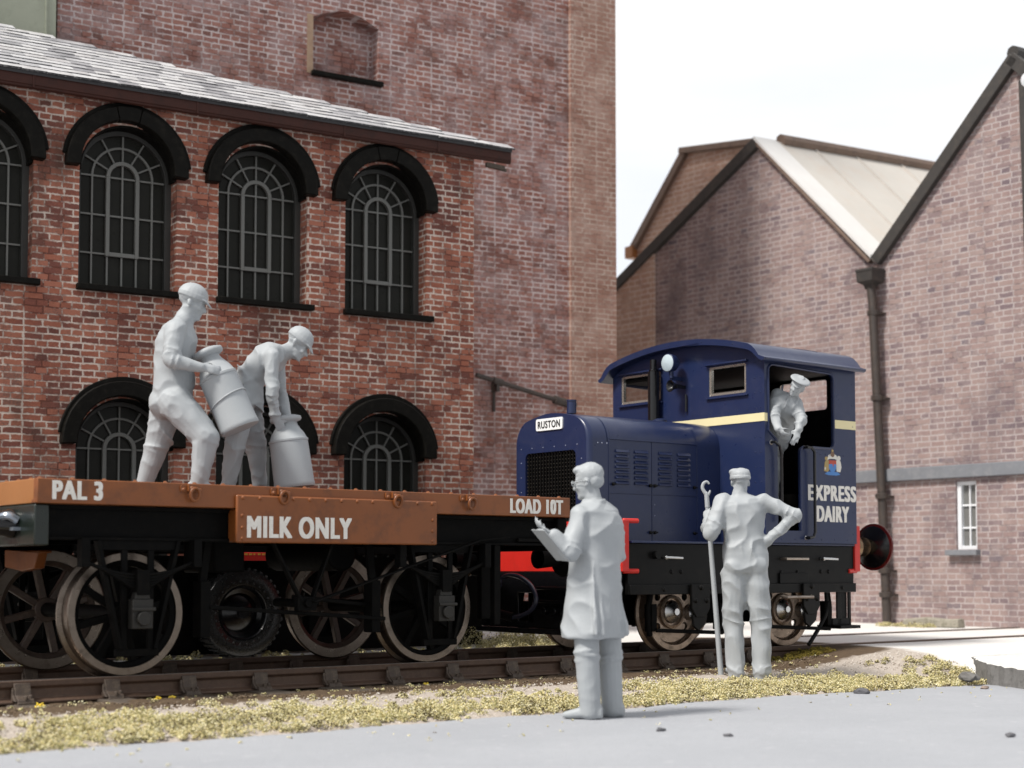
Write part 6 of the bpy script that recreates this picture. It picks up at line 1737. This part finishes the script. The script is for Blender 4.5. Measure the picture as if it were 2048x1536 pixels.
c, r = clumps(150, lambda g: (g.uniform(11.0, 11.75), g.uniform(9.75, 10.02), g.uniform(.3, .8)), 14); crumbs('rail_moss', c, r, OLIVE)
c, r = clumps(260, lambda g: (g.uniform(3, 11), g.normal(12.6, .25), g.uniform(.4, 1.1)), 15); crumbs('far_verge_grass', c, r, FOAM)
c, r = clumps(110, lambda g: (g.uniform(9.7, 10.9), g.normal(13.0, .3), g.uniform(.8, 2.4)), 16, hgt=1.4); crumbs('far_bank_grass', c, r, FOAM)
rng = np.random.default_rng(21)
n = 16000; s = rng.uniform(2.3, 11.5, n); q = np.where(rng.random(n) < .8, 9.95 - np.abs(rng.normal(0, .19, n)), rng.uniform(10.15, 11.6, n))
x = s * U[0] + q * NV[0]; y = s * U[1] + q * NV[1]; z = ground_z(s, q)
crumbs('track_grit', np.stack([x, y, z + .002], -1), rng.uniform(.003, .010, n), GRITM, seed=5)
n = 9000; s = rng.uniform(2.3, 12.0, n); q = rng.uniform(8.4, 9.45, n) - .1 * np.clip(s - 10, 0, 2)
x = s * U[0] + q * NV[0]; y = s * U[1] + q * NV[1]; z = ground_z(s, q)
crumbs('verge_grit', np.stack([x, y, z + .002], -1), rng.uniform(.003, .011, n), PALEG, seed=6)
# bright yellow flower-like crumbs by the rail
def flower(i, s, nn_, k, label):
    c, r = clumps(1, lambda g: (s, nn_, k), 40 + i, rad=(.035, .04), per=(16, 18), cr=(.008, .013))
    o = crumbs('foam_tuft', c, r, MATS['yellow_foam'], kind=None)
    tag(o, label, 'tuft', 'yellow tufts by the rail'); return o
island_mat('yellow_foam', [(.55, .38, .03), (.75, .55, .06), (.82, .62, .12)])
for i, (s, nn_, k, lb) in enumerate([(3.88, 9.78, .9, 'flat yellow foam tuft beside the rail, leftmost of the tufts'), (4.72, 9.82, .7, 'small yellow foam tuft beside the rail below the wagon wheel'), (4.86, 9.90, .8, 'upright yellow foam tuft against the rail, right of a smaller tuft'), (6.98, 9.86, .6, 'single yellow foam tuft against the rail between two chairs near the middle')]): flower(i, s, nn_, k, lb)
# stones lying on the road and by the slab edge
def stone(x, y, r, label, seed, z=0.0, mat=None):
    bm = bmesh.new(); bmesh.ops.create_icosphere(bm, subdivisions=2, radius=r); rg = random.Random(seed)
    for v in bm.verts:
        v.co *= rg.uniform(.75, 1.2); v.co.z *= .6; v.co.x *= 1.35
    me = bpy.data.meshes.new('stone'); bm.to_mesh(me); bm.free(); me.materials.append(mat or STONEM)
    o = bpy.data.objects.new('stone', me); COL.objects.link(o); o.location = (x, y, z + r * .3); o.rotation_euler = (0, 0, seed)
    tag(o, label, 'stone', 'stones on the road')
def onroad(px, py, z=0.0):
    return None
stone(0.92, 9.69, .026, 'dark crumbled stone on the road in front of the long-coated man', 1)
stone(0.94, 9.72, .018, 'tiny dark chip touching the crumbled stone on the road', 2)
stone(1.30, 9.39, .022, 'dark stone alone on the road right of the crumbled stone', 3)
stone(2.99, 9.36, .03, 'dark stone on the road at the right edge of the picture', 4)
stone(3.96, 13.50, .075, 'grey rock at the end of the yellow verge against the slab edge', 5, 0.05, pbr('grey_rock', (.13, .125, .12), .85, var=.4, scale=18, bump=.4))
stone(2.83, 12.62, .05, 'dark flat stone in the front of the verge', 6)
stone(3.98, 13.12, .035, 'brownish pebble on the road below the grey rock', 7, 0, pbr('brown_pebble', (.26, .20, .17), .85, var=.3))
# broken kerb with moss by the warehouse wall
x, y = toW(16.9, 12.45)
k = thing('kerb_block', 'weathered concrete kerb block with dark moss lying near the warehouse wall', 'block', (x, y, .255), TRACK_ROT + R(95), (0, 0, 0))
m = MB(); m.prism([(-.42, 0), (.42, 0), (.40, .10), (.1, .13), (-.2, .11), (-.40, .12)], XZ, -.09, .09); m.build('block', pbr('old_concrete', (.30, .28, .23), .9, var=.3, scale=9, bump=.4, dirt=(.07, .065, .03), dirt_amt=.9), k, bevel=.02)
c, r = clumps(60, lambda g: (16.75 + g.normal(0, .05), 12.45 + g.uniform(-.1, .75), g.uniform(.5, 1.2)), 17); crumbs('kerb_moss', c, r, FOAM)
print('scene built', len(bpy.data.objects))
